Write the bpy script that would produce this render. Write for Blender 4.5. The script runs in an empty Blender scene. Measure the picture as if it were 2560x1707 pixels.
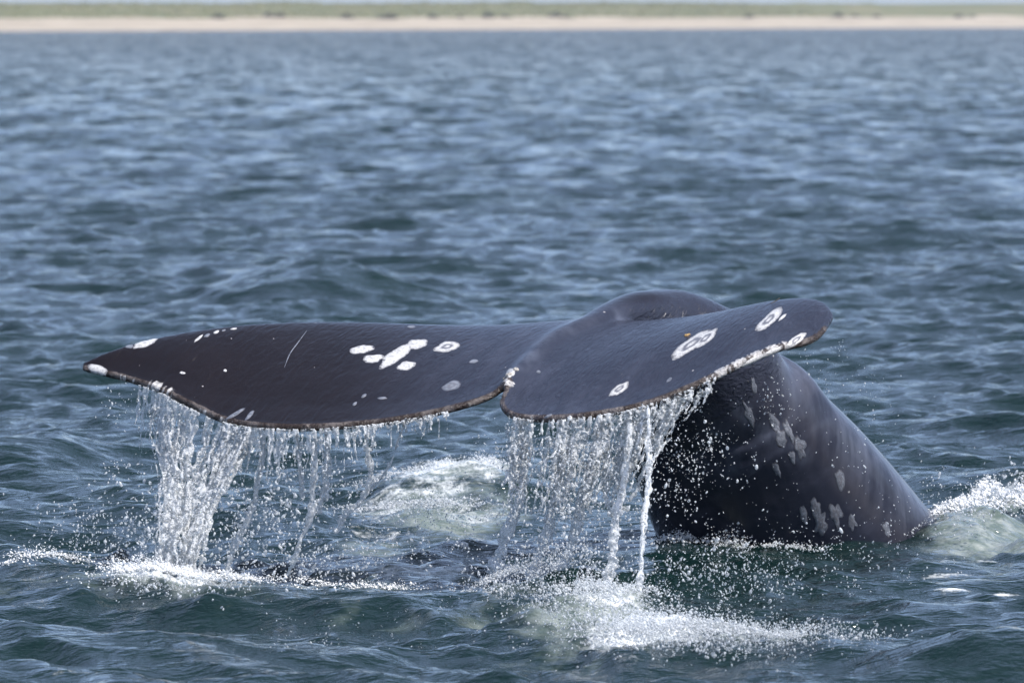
import bpy, bmesh, math, random
import numpy as np
from mathutils import Vector, Matrix
from mathutils.bvhtree import BVHTree
from mathutils.kdtree import KDTree
from mathutils import noise as mnoise

random.seed(7)
rng = np.random.default_rng(7)
scene = bpy.context.scene
COL = scene.collection

# ------------------------------------------------------------------ camera
CAM_H = 2.1                       # deck of a small boat
FPX = 14985.0                     # focal length in photograph pixels (2560 wide)
TILT = math.atan((853.5 - 50.0) / FPX)
cam_data = bpy.data.cameras.new("camera")
cam_data.sensor_width = 36.0
cam_data.lens = 36.0 * FPX / 2560.0
cam_data.clip_start = 0.5
cam_data.clip_end = 30000.0
cam_data.dof.use_dof = True
cam_data.dof.focus_distance = 22.7
cam_data.dof.aperture_fstop = 6.8
cam = bpy.data.objects.new("camera", cam_data)
cam.location = (0, 0, CAM_H)
cam.rotation_euler = (math.pi / 2 - TILT, 0, 0)
COL.objects.link(cam)
scene.camera = cam

# ------------------------------------------------------------------ daylight
SUN_EL = math.radians(51)
SUN_AZ = math.radians(124)         # clockwise from +Y (the view direction)
world = bpy.data.worlds.new("World")
scene.world = world
world.use_nodes = True
wn = world.node_tree
bg = wn.nodes["Background"]
sky = wn.nodes.new("ShaderNodeTexSky")
sky.sky_type = 'NISHITA'
sky.sun_disc = False
sky.sun_elevation = SUN_EL
sky.sun_rotation = SUN_AZ
sky.altitude = 0
sky.air_density = 0.6
sky.dust_density = 1.5
sky.ozone_density = 4.0
sky_fill = wn.nodes.new("ShaderNodeMix"); sky_fill.data_type = 'RGBA'      # even pale fill added over the sky, brightening water and shade
sky_fill.inputs[0].default_value = 0.38
sky_fill.inputs[7].default_value = (2.45, 2.9, 3.85, 1)
wn.links.new(sky.outputs[0], sky_fill.inputs[6])
wn.links.new(sky_fill.outputs[2], bg.inputs[0])
bg.inputs[1].default_value = 0.15

sun_data = bpy.data.lights.new("sun", 'SUN')
sun_data.energy = 2.9
sun_data.angle = math.radians(0.5)
sun_data.color = (1.0, 0.95, 0.87)
sun = bpy.data.objects.new("sun", sun_data)
sdir = Vector((math.sin(SUN_AZ) * math.cos(SUN_EL), math.cos(SUN_AZ) * math.cos(SUN_EL), math.sin(SUN_EL)))
sun.rotation_euler = sdir.to_track_quat('Z', 'Y').to_euler()
COL.objects.link(sun)

scene.view_settings.view_transform = 'Standard'
scene.view_settings.look = 'None'
scene.view_settings.exposure = 0.92
scene.view_settings.gamma = 1.0
scene.render.engine = 'CYCLES'
cy = scene.cycles
cy.use_denoising = True
cy.max_bounces = 12
cy.transmission_bounces = 10
cy.transparent_max_bounces = 24
cy.caustics_reflective = False
cy.caustics_refractive = False
cy.sample_clamp_indirect = 4.0
cy.use_adaptive_sampling = False

# ------------------------------------------------------------------ helpers
CT, ST = math.cos(TILT), math.sin(TILT)

def P(u, v, Y):
    """World point at photograph pixel (u, v) standing Y metres out."""
    x = (u - 1280.0) / FPX
    y = -(v - 853.5) / FPX
    d = Vector((x, CT + y * ST, -ST + y * CT))
    return Vector((0, 0, CAM_H)) + d * (Y / d.y)

def ray(u, v):
    x = (u - 1280.0) / FPX
    y = -(v - 853.5) / FPX
    return Vector((x, CT + y * ST, -ST + y * CT)).normalized()

def G(u, v, z=0.0):
    d = ray(u, v)
    return Vector((0, 0, CAM_H)) + d * ((z - CAM_H) / d.z)

def smooth01(a, b, x):
    t = np.clip((x - a) / (b - a), 0, 1)
    return t * t * (3 - 2 * t)

def catmull(pts, n):
    pts = np.array([tuple(p) for p in pts], float)
    m = len(pts)
    ext = np.vstack([2 * pts[0] - pts[1], pts, 2 * pts[-1] - pts[-2]])
    out = []
    for t in np.linspace(0, m - 1, n):
        i = min(int(t), m - 2)
        f = t - i
        p0, p1, p2, p3 = ext[i], ext[i + 1], ext[i + 2], ext[i + 3]
        out.append(0.5 * ((2 * p1) + (-p0 + p2) * f + (2 * p0 - 5 * p1 + 4 * p2 - p3) * f * f + (-p0 + 3 * p1 - 3 * p2 + p3) * f ** 3))
    return np.array(out)

def mesh_np(name, verts, faces, mat=None, smooth=True):
    """verts (n,3), faces (m,k) -> mesh datablock, fast."""
    verts = np.ascontiguousarray(verts, np.float32)
    faces = np.ascontiguousarray(faces, np.int32)
    me = bpy.data.meshes.new(name)
    nf, k = faces.shape
    me.vertices.add(len(verts))
    me.vertices.foreach_set("co", verts.ravel())
    me.loops.add(nf * k)
    me.loops.foreach_set("vertex_index", faces.ravel())
    me.polygons.add(nf)
    me.polygons.foreach_set("loop_start", np.arange(0, nf * k, k, dtype=np.int32))
    me.polygons.foreach_set("loop_total", np.full(nf, k, np.int32))
    me.polygons.foreach_set("use_smooth", np.full(nf, smooth, bool))
    me.update(calc_edges=True)
    if mat:
        me.materials.append(mat)
    return me

def link(name, me, parent=None):
    o = bpy.data.objects.new(name, me)
    COL.objects.link(o)
    if parent:
        o.parent = parent
    return o

def tag(o, label=None, cat=None, group=None, kind=None):
    if label: o["label"] = label
    if cat: o["category"] = cat
    if group: o["group"] = group
    if kind: o["kind"] = kind
    return o

def attr(me, name, vals):
    a = me.attributes.new(name, 'FLOAT', 'POINT')
    a.data.foreach_set("value", np.ascontiguousarray(vals, np.float32))

def apply_mods(o):
    dg = bpy.context.evaluated_depsgraph_get()
    me = bpy.data.meshes.new_from_object(o.evaluated_get(dg))
    o.modifiers.clear()
    old = o.data
    o.data = me
    bpy.data.meshes.remove(old)
    return me

def coords(me):
    a = np.empty(len(me.vertices) * 3, np.float32)
    me.vertices.foreach_get("co", a)
    return a.reshape(-1, 3)

class N:
    """tiny node-tree builder"""
    def __init__(self, name):
        self.m = bpy.data.materials.new(name)
        self.m.use_nodes = True
        self.t = self.m.node_tree
        self.b = self.t.nodes["Principled BSDF"]
        self.out = self.t.nodes["Material Output"]
    def n(self, typ, **kw):
        nd = self.t.nodes.new(typ)
        for k, v in kw.items():
            setattr(nd, k, v)
        return nd
    def s(self, sock, v):
        if isinstance(v, bpy.types.NodeSocket):
            self.t.links.new(v, sock)
        else:
            if isinstance(v, tuple) and len(v) == 3 and sock.type == 'RGBA':
                v = v + (1.0,)
            sock.default_value = v
    def math(self, op, a, b=0.5, c=0.5, clamp=False):
        nd = self.n("ShaderNodeMath", operation=op, use_clamp=clamp)
        self.s(nd.inputs[0], a); self.s(nd.inputs[1], b); self.s(nd.inputs[2], c)
        return nd.outputs[0]
    def mix(self, f, a, b):
        nd = self.n("ShaderNodeMix", data_type='RGBA')
        self.s(nd.inputs[0], f); self.s(nd.inputs[6], a); self.s(nd.inputs[7], b)
        return nd.outputs[2]
    def step(self, x, a, b):
        nd = self.n("ShaderNodeMapRange", interpolation_type='SMOOTHSTEP')
        self.s(nd.inputs[0], x); self.s(nd.inputs[1], a); self.s(nd.inputs[2], b)
        return nd.outputs[0]
    def attr(self, name):
        return self.n("ShaderNodeAttribute", attribute_name=name).outputs["Fac"]
    def obj(self, scale=(1, 1, 1), rot=(0, 0, 0)):
        tc = self.n("ShaderNodeTexCoord")
        mp = self.n("ShaderNodeMapping")
        mp.inputs["Scale"].default_value = scale
        mp.inputs["Rotation"].default_value = rot
        self.t.links.new(tc.outputs["Object"], mp.inputs[0])
        return mp.outputs[0]
    def noise(self, vec, scale, detail=4, rough=0.55, dist=0.0):
        nd = self.n("ShaderNodeTexNoise")
        self.s(nd.inputs["Vector"], vec)
        nd.inputs["Scale"].default_value = scale
        nd.inputs["Detail"].default_value = detail
        nd.inputs["Roughness"].default_value = rough
        nd.inputs["Distortion"].default_value = dist
        return nd.outputs[0]
    def bump(self, h, strength=0.3, dist=0.01, normal=None):
        nd = self.n("ShaderNodeBump")
        self.s(nd.inputs["Strength"], strength)
        self.s(nd.inputs["Distance"], dist)
        self.s(nd.inputs["Height"], h)
        if normal is not None:
            self.s(nd.inputs["Normal"], normal)
        return nd.outputs[0]

# ------------------------------------------------------------------ materials
def mat_water():
    k = N("sea_water")
    v = k.obj()
    foam, aer = k.attr("foam"), k.attr("aerated")
    f1 = k.noise(v, 3.0, 8, 0.62, 0.6)
    f2 = k.noise(v, 16.0, 5, 0.6, 0.3)
    f3 = k.noise(k.obj((1, 0.45, 1)), 60.0, 3, 0.6)
    fn = k.math('ADD', k.math('MULTIPLY', f1, 0.5), k.math('ADD', k.math('MULTIPLY', f2, 0.3), k.math('MULTIPLY', f3, 0.2)))
    th = k.math('SUBTRACT', 0.80, k.math('MULTIPLY', foam, 0.55))
    ff = k.step(fn, th, k.math('ADD', th, 0.20))
    ff = k.math('MULTIPLY', ff, k.step(foam, 0.02, 0.25))
    ta = k.math('SUBTRACT', 0.72, k.math('MULTIPLY', aer, 0.5))
    fa = k.math('MULTIPLY', k.step(k.noise(v, 2.2, 6, 0.6, 0.8), ta, k.math('ADD', ta, 0.25)), k.step(aer, 0.0, 0.3))
    deep = k.mix(k.noise(v, 0.35, 3), (0.0035, 0.0145, 0.0165), (0.006, 0.020, 0.018))
    base = k.mix(k.math('MULTIPLY', fa, 0.85), deep, k.mix(k.math('MULTIPLY', k.step(f2, 0.35, 0.7), aer), (0.12, 0.155, 0.135), (0.34, 0.37, 0.35)))
    # fine ripples
    r1 = k.noise(k.obj((0.7, 1, 1), (0, 0, 0.35)), 2.2, 3, 0.5)
    r2 = k.noise(k.obj((0.5, 1, 1), (0, 0, -0.25)), 11.0, 4, 0.6)
    r3 = k.noise(k.obj((0.45, 1, 1), (0, 0, 0.2)), 38.0, 2, 0.5)
    hgt = k.math('ADD', k.math('MULTIPLY', r1, 0.075), k.math('ADD', k.math('MULTIPLY', r2, 0.034), k.math('MULTIPLY', r3, 0.0075)))
    nb = k.bump(hgt, 1.0, 1.0)
    # waves finer than the mesh can carry far out: their slopes go into the normal
    def nvec(scale, rot, amp=4.5):
        nd = k.n("ShaderNodeTexNoise"); nd.inputs["Scale"].default_value = scale; nd.inputs["Detail"].default_value = 3
        k.s(nd.inputs["Vector"], k.obj((1, 0.22, 1), (0, 0, rot * 0.3)))
        sb = k.n("ShaderNodeVectorMath", operation='SUBTRACT'); k.s(sb.inputs[0], nd.outputs["Color"]); sb.inputs[1].default_value = (0.5, 0.5, 0.5)
        ml = k.n("ShaderNodeVectorMath", operation='MULTIPLY'); k.s(ml.inputs[0], sb.outputs[0]); ml.inputs[1].default_value = (amp, amp, 0)
        return ml.outputs[0]
    ad = k.n("ShaderNodeVectorMath", operation='ADD'); k.s(ad.inputs[0], nvec(0.9, 0.3, 5.4)); k.s(ad.inputs[1], nvec(2.6, -0.4))
    sc = k.n("ShaderNodeVectorMath", operation='SCALE'); k.s(sc.inputs[0], ad.outputs[0]); k.s(sc.inputs["Scale"], k.attr("lost_slope"))
    ad2 = k.n("ShaderNodeVectorMath", operation='ADD'); k.s(ad2.inputs[0], nb); k.s(ad2.inputs[1], sc.outputs[0])
    # at a grazing angle only slopes leaning to the viewer are seen, the rest hide behind crests
    inc = k.n("ShaderNodeNewGeometry").outputs["Incoming"]
    fl_ = k.n("ShaderNodeVectorMath", operation='MULTIPLY'); k.s(fl_.inputs[0], inc); fl_.inputs[1].default_value = (1.0, 1.0, 0)
    sc2 = k.n("ShaderNodeVectorMath", operation='SCALE'); k.s(sc2.inputs[0], fl_.outputs[0]); k.s(sc2.inputs["Scale"], k.math('MULTIPLY', k.attr("lost_slope"), 0.8))
    ad3 = k.n("ShaderNodeVectorMath", operation='ADD'); k.s(ad3.inputs[0], ad2.outputs[0]); k.s(ad3.inputs[1], sc2.outputs[0])
    nm = k.n("ShaderNodeVectorMath", operation='NORMALIZE'); k.s(nm.inputs[0], ad3.outputs[0])
    nb = nm.outputs[0]
    k.s(k.b.inputs["Base Color"], base)
    k.b.inputs["Roughness"].default_value = 0.05
    k.b.inputs["IOR"].default_value = 1.333
    k.s(k.b.inputs["Normal"], nb)
    fb = k.n("ShaderNodeBsdfPrincipled")
    k.s(fb.inputs["Base Color"], k.mix(f2, (0.62, 0.66, 0.66), (0.85, 0.86, 0.86)))
    fb.inputs["Roughness"].default_value = 0.55
    k.s(fb.inputs["Normal"], k.bump(k.math('ADD', f2, k.math('MULTIPLY', f3, 0.5)), 0.9, 0.02, nb))
    mx = k.n("ShaderNodeMixShader")
    k.s(mx.inputs[0], ff)
    k.t.links.new(k.b.outputs[0], mx.inputs[1]); k.t.links.new(fb.outputs[0], mx.inputs[2])
    k.t.links.new(mx.outputs[0], k.out.inputs[0])
    return k.m

def mat_skin():
    k = N("wet_whale_skin")
    v = k.obj()
    rim, white, wash_sheen, rust, brown = (k.attr(a) for a in ("rim", "white", "wash_sheen", "rust", "brown"))
    mott = k.noise(v, 5.0, 6, 0.6, 0.5)
    fine = k.noise(v, 60.0, 4, 0.6)
    slate = k.mix(mott, (0.015, 0.017, 0.030), (0.030, 0.034, 0.052))
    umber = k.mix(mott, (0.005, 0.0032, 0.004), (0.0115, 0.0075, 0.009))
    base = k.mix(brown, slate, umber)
    streak = k.noise(k.obj((9, 9, 1.6)), 1.3, 5, 0.6)
    base = k.mix(k.math('MULTIPLY', wash_sheen, k.step(streak, 0.35, 0.75)), base, (0.115, 0.13, 0.175))  # pale washes, plus painted sky sheen and ridge highlight
    base = k.mix(k.math('MULTIPLY', rust, k.step(streak, 0.30, 0.75)), base, (0.13, 0.095, 0.08))
    # ragged callus along the trailing edge
    rm = k.step(k.math('ADD', rim, k.math('MULTIPLY', k.math('SUBTRACT', fine, 0.5), 0.7)), 0.45, 0.75)
    rimc = k.mix(k.step(k.noise(v, 14.0, 4, 0.65), 0.42, 0.62), (0.030, 0.020, 0.016), (0.115, 0.098, 0.092))
    base = k.mix(rm, base, rimc)
    # bleached skin
    wn_ = k.math('ADD', white, k.math('MULTIPLY', k.math('SUBTRACT', k.noise(v, 45.0, 5, 0.65), 0.5), 0.9))
    base = k.mix(k.step(wn_, 0.45, 0.75), base, k.mix(k.step(k.noise(v, 80.0, 4, 0.6), 0.35, 0.65), (0.30, 0.285, 0.275), (0.58, 0.56, 0.55)))
    # small pale flecks
    vor = k.n("ShaderNodeTexVoronoi"); vor.inputs["Scale"].default_value = 19.0
    k.s(vor.inputs["Vector"], v)
    sep = k.n("ShaderNodeSeparateColor"); k.t.links.new(vor.outputs["Color"], sep.inputs[0])
    fl = k.math('MULTIPLY', k.math('LESS_THAN', vor.outputs["Distance"], k.math('MULTIPLY', sep.outputs[0], 0.11)), k.math('GREATER_THAN', sep.outputs[1], 0.80))
    base = k.mix(k.math('MULTIPLY', fl, 0.75), base, (0.42, 0.40, 0.40))
    k.s(k.b.inputs["Base Color"], base)
    k.s(k.b.inputs["Roughness"], k.math('ADD', 0.16, k.math('MULTIPLY', mott, 0.14)))
    k.b.inputs["IOR"].default_value = 1.33
    k.b.inputs["Coat Weight"].default_value = 0.0
    k.b.inputs["Coat Roughness"].default_value = 0.08
    wr = k.n("ShaderNodeTexNoise"); wr.inputs["Scale"].default_value = 42.0; wr.inputs["Detail"].default_value = 4
    wr.inputs["Distortion"].default_value = 0.8
    cmb = k.n("ShaderNodeCombineXYZ")
    for q, (axis, scl) in enumerate((((0.44, 0.81, 0.39), 0.32), ((0.879, -0.477, 0.0), 1.0), ((0.186, 0.343, -0.921), 1.0))):
        dp = k.n("ShaderNodeVectorMath", operation='DOT_PRODUCT'); k.s(dp.inputs[0], v); dp.inputs[1].default_value = axis
        k.s(cmb.inputs[q], k.math('MULTIPLY', dp.outputs["Value"], scl))
    k.s(wr.inputs["Vector"], cmb.outputs[0])
    base = k.mix(k.math('MULTIPLY', k.step(k.noise(cmb.outputs[0], 9.0, 5, 0.65), 0.45, 0.75), k.math('MULTIPLY', k.math('SUBTRACT', 1.0, brown), 0.30)), base, (0.075, 0.080, 0.115))
    k.s(k.b.inputs["Base Color"], base)
    h = k.math('ADD', k.math('MULTIPLY', wr.outputs[0], k.math('MULTIPLY', k.attr("grain"), 0.014)), k.math('MULTIPLY', k.math('MULTIPLY', fine, rim), 0.012))
    k.s(k.b.inputs["Normal"], k.bump(h, 0.8, 1.0))
    return k.m

def mat_scar(ring, grey):
    k = N("barnacle_scar_skin")
    v = k.obj()
    r = k.attr("radius")
    nz = k.noise(v, 70.0, 5, 0.65)
    nz2 = k.noise(v, 180.0, 3, 0.6)
    edge = k.step(k.math('ADD', r, k.math('MULTIPLY', k.math('SUBTRACT', nz, 0.5), 0.9)), 0.66, 0.96)
    col = k.mix(k.step(k.math('ADD', k.math('MULTIPLY', nz, 0.6), k.math('MULTIPLY', nz2, 0.4)), 0.38, 0.55), (0.30, 0.295, 0.295), (0.58, 0.57, 0.56))
    if grey:
        col = k.mix(k.step(nz, 0.35, 0.65), (0.09, 0.10, 0.125), (0.22, 0.23, 0.265))
    if ring:
        c = k.math('ABSOLUTE', k.math('SUBTRACT', k.math('ADD', r, k.math('MULTIPLY', k.math('SUBTRACT', nz, 0.5), 0.25)), 0.30))
        col = k.mix(k.step(c, 0.03, 0.20), (0.13, 0.13, 0.15), col)
    col = k.mix(edge, col, (0.026, 0.024, 0.034))
    k.s(k.b.inputs["Base Color"], col)
    k.b.inputs["Roughness"].default_value = 0.38
    k.s(k.b.inputs["Normal"], k.bump(k.math('ADD', nz, nz2), 0.5, 0.004))
    return k.m

def mat_falling(white=0.25, name="falling_water", lo=0.47):
    k = N(name)
    v = k.obj()
    k.b.inputs["Base Color"].default_value = (0.96, 0.98, 1, 1)
    k.b.inputs["Roughness"].default_value = 0.03
    k.b.inputs["IOR"].default_value = 1.333
    k.b.inputs["Transmission Weight"].default_value = 1.0
    nz = k.noise(v, 130.0, 4, 0.65)
    nb = k.bump(nz, 0.6, 0.010)
    k.s(k.b.inputs["Normal"], nb)
    w = k.n("ShaderNodeBsdfPrincipled")
    w.inputs["Base Color"].default_value = (0.90, 0.92, 0.94, 1)
    w.inputs["Roughness"].default_value = 0.15
    k.s(w.inputs["Normal"], nb)
    tl = k.n("ShaderNodeBsdfTranslucent"); tl.inputs[0].default_value = (0.92, 0.94, 0.96, 1)
    m1 = k.n("ShaderNodeMixShader"); m1.inputs[0].default_value = 0.5
    k.t.links.new(w.outputs[0], m1.inputs[1]); k.t.links.new(tl.outputs[0], m1.inputs[2])
    mx = k.n("ShaderNodeMixShader")
    k.s(mx.inputs[0], k.math('MULTIPLY', k.step(k.math('ADD', k.math('MULTIPLY', k.noise(v, 30.0, 3, 0.6), 0.45), k.math('MULTIPLY', k.noise(v, 110.0, 3, 0.6), 0.55)), lo, lo + 0.09), white, clamp=True))  # white patches: aerated water, plus painted highlights of refracted sky
    # thin clear films: most light goes straight through, the rest glints
    tr = k.n("ShaderNodeBsdfTransparent"); tr.inputs[0].default_value = (0.97, 0.985, 0.99, 1)
    gl = k.n("ShaderNodeBsdfGlossy"); gl.inputs["Roughness"].default_value = 0.06; k.s(gl.inputs["Normal"], nb)
    fr = k.n("ShaderNodeFresnel"); fr.inputs[0].default_value = 1.333; k.s(fr.inputs["Normal"], nb)
    film = k.n("ShaderNodeMixShader"); k.s(film.inputs[0], fr.outputs[0])
    k.t.links.new(tr.outputs[0], film.inputs[1]); k.t.links.new(gl.outputs[0], film.inputs[2])
    clear = k.n("ShaderNodeMixShader"); clear.inputs[0].default_value = 0.30
    k.t.links.new(film.outputs[0], clear.inputs[1]); k.t.links.new(k.b.outputs[0], clear.inputs[2])
    k.t.links.new(clear.outputs[0], mx.inputs[1]); k.t.links.new(m1.outputs[0], mx.inputs[2])
    k.t.links.new(mx.outputs[0], k.out.inputs[0])
    return k.m

def mat_froth():
    k = N("white_water")
    v = k.obj()
    k.b.inputs["Base Color"].default_value = (0.86, 0.87, 0.88, 1)
    k.b.inputs["Roughness"].default_value = 0.2
    k.s(k.b.inputs["Normal"], k.bump(k.noise(v, 120.0, 3, 0.6), 0.5, 0.006))
    return k.m

def mat_plain(name, col, rough=0.9, col2=None, scale=1.0):
    k = N(name)
    c = col if col2 is None else k.mix(k.step(k.noise(k.obj(), scale, 5, 0.6), 0.35, 0.65), col, col2)
    k.s(k.b.inputs["Base Color"], c)
    k.b.inputs["Roughness"].default_value = rough
    return k.m

M_WATER, M_SKIN = mat_water(), mat_skin()
M_FALL = mat_falling(0.95, lo=0.455)
M_ROPE = mat_falling(0.95, "water_rope", 0.415)
M_BEAD = mat_falling(0.95, "splash_bead", 0.38)
M_DROP = mat_falling(0.85, "water_drop", 0.43)
M_SPLASH = mat_froth()

# ------------------------------------------------------------------ the sea
def radii():
    r, out = 19.0, []
    inner = list(np.geomspace(0.6, 17.6, 26))
    r = 17.7
    while r < 6000:
        out.append(r)
        if r < 25: d = 0.029
        elif r < 34: d = 0.029 + (r - 25) / 9 * 0.031
        else: d = 0.060 * (r / 34) ** 1.58
        r += d
    out.append(9000.0)
    return np.array(inner + out)

def angles():
    a = list(np.linspace(0, 5.4, 204))
    d = a[-1] - a[-2]
    while a[-1] < 176:
        d = min(d * 1.17, 12)
        a.append(a[-1] + d)
    a[-1] = 180.0 if a[-1] > 174 else a[-1]
    a = np.array(a)
    a = a[a <= 180.0]
    full = np.concatenate([-a[:0:-1], a])
    return np.radians(full)

def wave_components():
    comps = []
    r2 = np.random.default_rng(21)
    for lam in np.geomspace(0.085, 6.0, 140):
        band = math.exp(-0.5 * (math.log(lam / 0.28) / 0.85) ** 2) + 0.40 * math.exp(-0.5 * (math.log(lam / 1.5) / 0.45) ** 2)
        th = math.radians(205) + r2.normal(0, 0.66)
        k = 2 * math.pi / lam
        comps.append([lam, k, math.sin(th), math.cos(th), band * (0.7 + 0.6 * r2.random()), r2.random() * 2 * math.pi])
    comps = np.array(comps)
    slope2 = np.sum(comps[:, 4] ** 2) / 2
    comps[:, 4] *= 0.25 / math.sqrt(slope2)       # rms slope
    comps[:, 4] /= comps[:, 1]                       # -> amplitude
    return comps
COMPS = wave_components()

def lump(u, v, du, dv, amp, rot=0.0):
    """A local swell: centre pixel, half-width in pixels, half-depth in pixels."""
    c = G(u, v)
    return (c.x, c.y, du / FPX * c.y, dv * c.y ** 2 / (FPX * CAM_H), amp, rot)

SWELLS = [
    lump(780, 735, 230, 40, 0.24),            # the dark green wave beyond the left fluke
    lump(60, 1165, 190, 45, 0.13),            # left swell
    lump(300, 1440, 420, 28, 0.07, 0.0),      # foreground crest under the cascade
    lump(-40, 1428, 200, 30, 0.07),
    lump(1130, 1235, 230, 70, 0.11),          # boiling mound behind the notch
    lump(1740, 1470, 330, 40, 0.06),          # smooth upwelling before the flank
    lump(1450, 1560, 200, 40, 0.06),
    lump(2480, 1295, 170, 28, 0.09),
    lump(2430, 1335, 110, 18, 0.10),
    lump(2480, 1680, 300, 26, 0.13),
    lump(2480, 710, 150, 22, 0.13),
    lump(1350, 1480, 160, 30, 0.06),
]

FOAM = [  # u, v, du, dv, amount
    (1130, 1250, 240, 90, 0.66), (960, 1330, 230, 70, 0.50), (1200, 1340, 150, 80, 0.48), (1350, 1480, 230, 55, 0.52), (700, 1400, 260, 45, 0.42), (1050, 1420, 300, 30, 0.72), (700, 1435, 240, 20, 0.70), (1250, 1560, 260, 40, 0.45), (950, 1500, 300, 20, 0.42), (2000, 1358, 260, 6, 0.42), (1800, 1352, 90, 8, 0.55),
    (1130, 1215, 190, 45, 0.95), (1200, 1195, 80, 22, 1.0), (960, 1270, 130, 45, 0.7), (860, 1330, 190, 45, 0.42),
    (1260, 1300, 120, 60, 0.45),
    (400, 1475, 200, 16, 1.0), (650, 1462, 240, 14, 0.75), (120, 1445, 190, 14, 0.5), (930, 1435, 160, 18, 0.5),
    (20, 1335, 60, 9, 0.62),
    (1310, 1460, 170, 35, 0.62), (1520, 1520, 140, 40, 0.85), (1620, 1590, 220, 45, 0.95), (1850, 1600, 260, 32, 0.62),
    (1400, 1600, 160, 30, 0.45), (1250, 1640, 180, 25, 0.42), (1520, 1648, 220, 11, 0.6),
    (2490, 1265, 120, 30, 0.80), (2560, 1240, 120, 36, 0.85), (2390, 1300, 50, 16, 0.9), (2480, 1388, 85, 8, 0.78),
    (2350, 1370, 60, 6, 0.66), (2380, 1430, 140, 7, 0.74), (2530, 1425, 90, 7, 0.72), (2380, 1487, 105, 6, 0.70), (2520, 1487, 85, 6, 0.72),
    (2270, 1500, 60, 5, 0.6), (1240, 1690, 90, 10, 0.68), (300, 1690, 300, 12, 0.55), (520, 1695, 120, 8, 0.6), (430, 1585, 60, 5, 0.6),
    (1560, 1270, 40, 22, 0.7), (1660, 1365, 40, 14, 0.5), (2250, 1345, 120, 7, 0.4),
]
AER = [
    (1300, 1520, 1250, 130, 0.34), (1750, 1450, 420, 60, 0.36),
    (1120, 1270, 270, 110, 0.8), (1000, 1380, 330, 60, 0.6), (350, 1480, 420, 26, 0.8), (1000, 1490, 350, 30, 0.5), (1000, 1420, 330, 32, 0.85), (650, 1440, 260, 20, 0.8),
    (1480, 1560, 330, 70, 0.8), (2450, 1340, 190, 50, 1.0), (2430, 1430, 220, 45, 0.4), (1750, 1440, 350, 60, 0.18),
    (80, 1370, 150, 40, 0.35), (1250, 1500, 200, 60, 0.5),
]
TURB = [
    (1050, 1330, 380, 110, 0.6), (500, 1400, 520, 70, 0.8), (1500, 1560, 450, 80, 1.0), (2450, 1320, 200, 70, 0.9),
    (1350, 1430, 250, 90, 0.8), (2000, 1420, 350, 80, 0.35), (300, 1500, 500, 40, 0.4),
]

def field(specs, x, y):
    out = np.zeros_like(x)
    for (u, v, du, dv, a) in specs:
        c = G(u, v)
        rx = du / FPX * c.y
        ry = dv * c.y ** 2 / (FPX * CAM_H)
        q = ((x - c.x) / rx) ** 2 + ((y - c.y) / ry) ** 2
        out = np.maximum(out, a * np.exp(-0.9 * q))
    return out

_TAB = np.random.default_rng(99).random((256, 256)).astype(np.float32)
def vnoise(x, y):
    xi, yi = np.floor(x).astype(int), np.floor(y).astype(int)
    fx, fy = x - xi, y - yi
    fx = fx * fx * (3 - 2 * fx); fy = fy * fy * (3 - 2 * fy)
    a, b = _TAB[xi & 255, yi & 255], _TAB[(xi + 1) & 255, yi & 255]
    c, d = _TAB[xi & 255, (yi + 1) & 255], _TAB[(xi + 1) & 255, (yi + 1) & 255]
    return (a * (1 - fx) + b * fx) * (1 - fy) + (c * (1 - fx) + d * fx) * fy
def fnoise(x, y, f, octv=5, ridged=False):
    out, amp, tot = 0, 1.0, 0
    for o in range(octv):
        n = vnoise(x * f + 17.3 * o, y * f + 9.1 * o)
        if ridged: n = 1 - np.abs(2 * n - 1)
        out = out + amp * n; tot += amp
        amp *= 0.56; f *= 2.07
    return out / tot

SPLASHES = {
 "left": [(410, 1474, 90, 9, 0.060), (300, 1482, 80, 8, 0.030), (580, 1470, 180, 8, 0.012), (840, 1452, 180, 9, 0.012), (120, 1450, 150, 7, 0.010)],
 "front": [(1510, 1530, 130, 30, 0.050), (1640, 1605, 170, 26, 0.040), (1860, 1605, 260, 20, 0.028), (1330, 1450, 130, 18, 0.040), (1230, 1480, 90, 14, 0.022)],
 "right": [(2490, 1285, 70, 14, 0.05), (2590, 1265, 80, 18, 0.11), (2420, 1308, 60, 10, 0.035), (2350, 1322, 45, 8, 0.02)],
 "mound": [(1140, 1205, 130, 10, 0.035), (1225, 1190, 70, 8, 0.04), (960, 1240, 110, 10, 0.02), (1050, 1290, 180, 16, 0.02)],
 "flank": [(1700, 1356, 50, 6, 0.024), (1815, 1358, 60, 6, 0.032), (1980, 1366, 120, 4, 0.010), (2260, 1340, 90, 4, 0.016)],
}
def splash_prof(spots, x, y):
    h = np.zeros_like(x)
    for (u, v, du, dv, hh) in spots:
        c = G(u, v); a = du / FPX * c.y; b = dv * c.y ** 2 / (FPX * CAM_H)
        h = np.maximum(h, hh * np.exp(-1.1 * (((x - c.x) / a) ** 2 + ((y - c.y) / b) ** 2)))
    return h
def froth_noise(x, y):
    return fnoise(x, y, 7.0, 3) * 0.5 + fnoise(x, y + 3.7, 24.0, 4, True) * 0.5
def froth(x, y):
    h = np.zeros_like(x)
    for sp in SPLASHES.values(): h = np.maximum(h, splash_prof(sp, x, y))
    return h

def turb_noise(x, y):
    r3 = np.random.default_rng(5)
    h = np.zeros_like(x)
    for lam in np.geomspace(0.09, 0.75, 46):
        th = r3.random() * 2 * math.pi
        k = 2 * math.pi / lam
        # ridged components: sharp crests, round troughs
        h += lam * 0.016 * (1 - 2 * np.abs(np.sin(0.5 * (k * (x * math.sin(th) + y * math.cos(th)) + r3.random() * 6.28
             + 1.3 * np.sin(2.1 * x + 3 * th) + 1.1 * np.sin(2.7 * y + th))))) 
    return h

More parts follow.
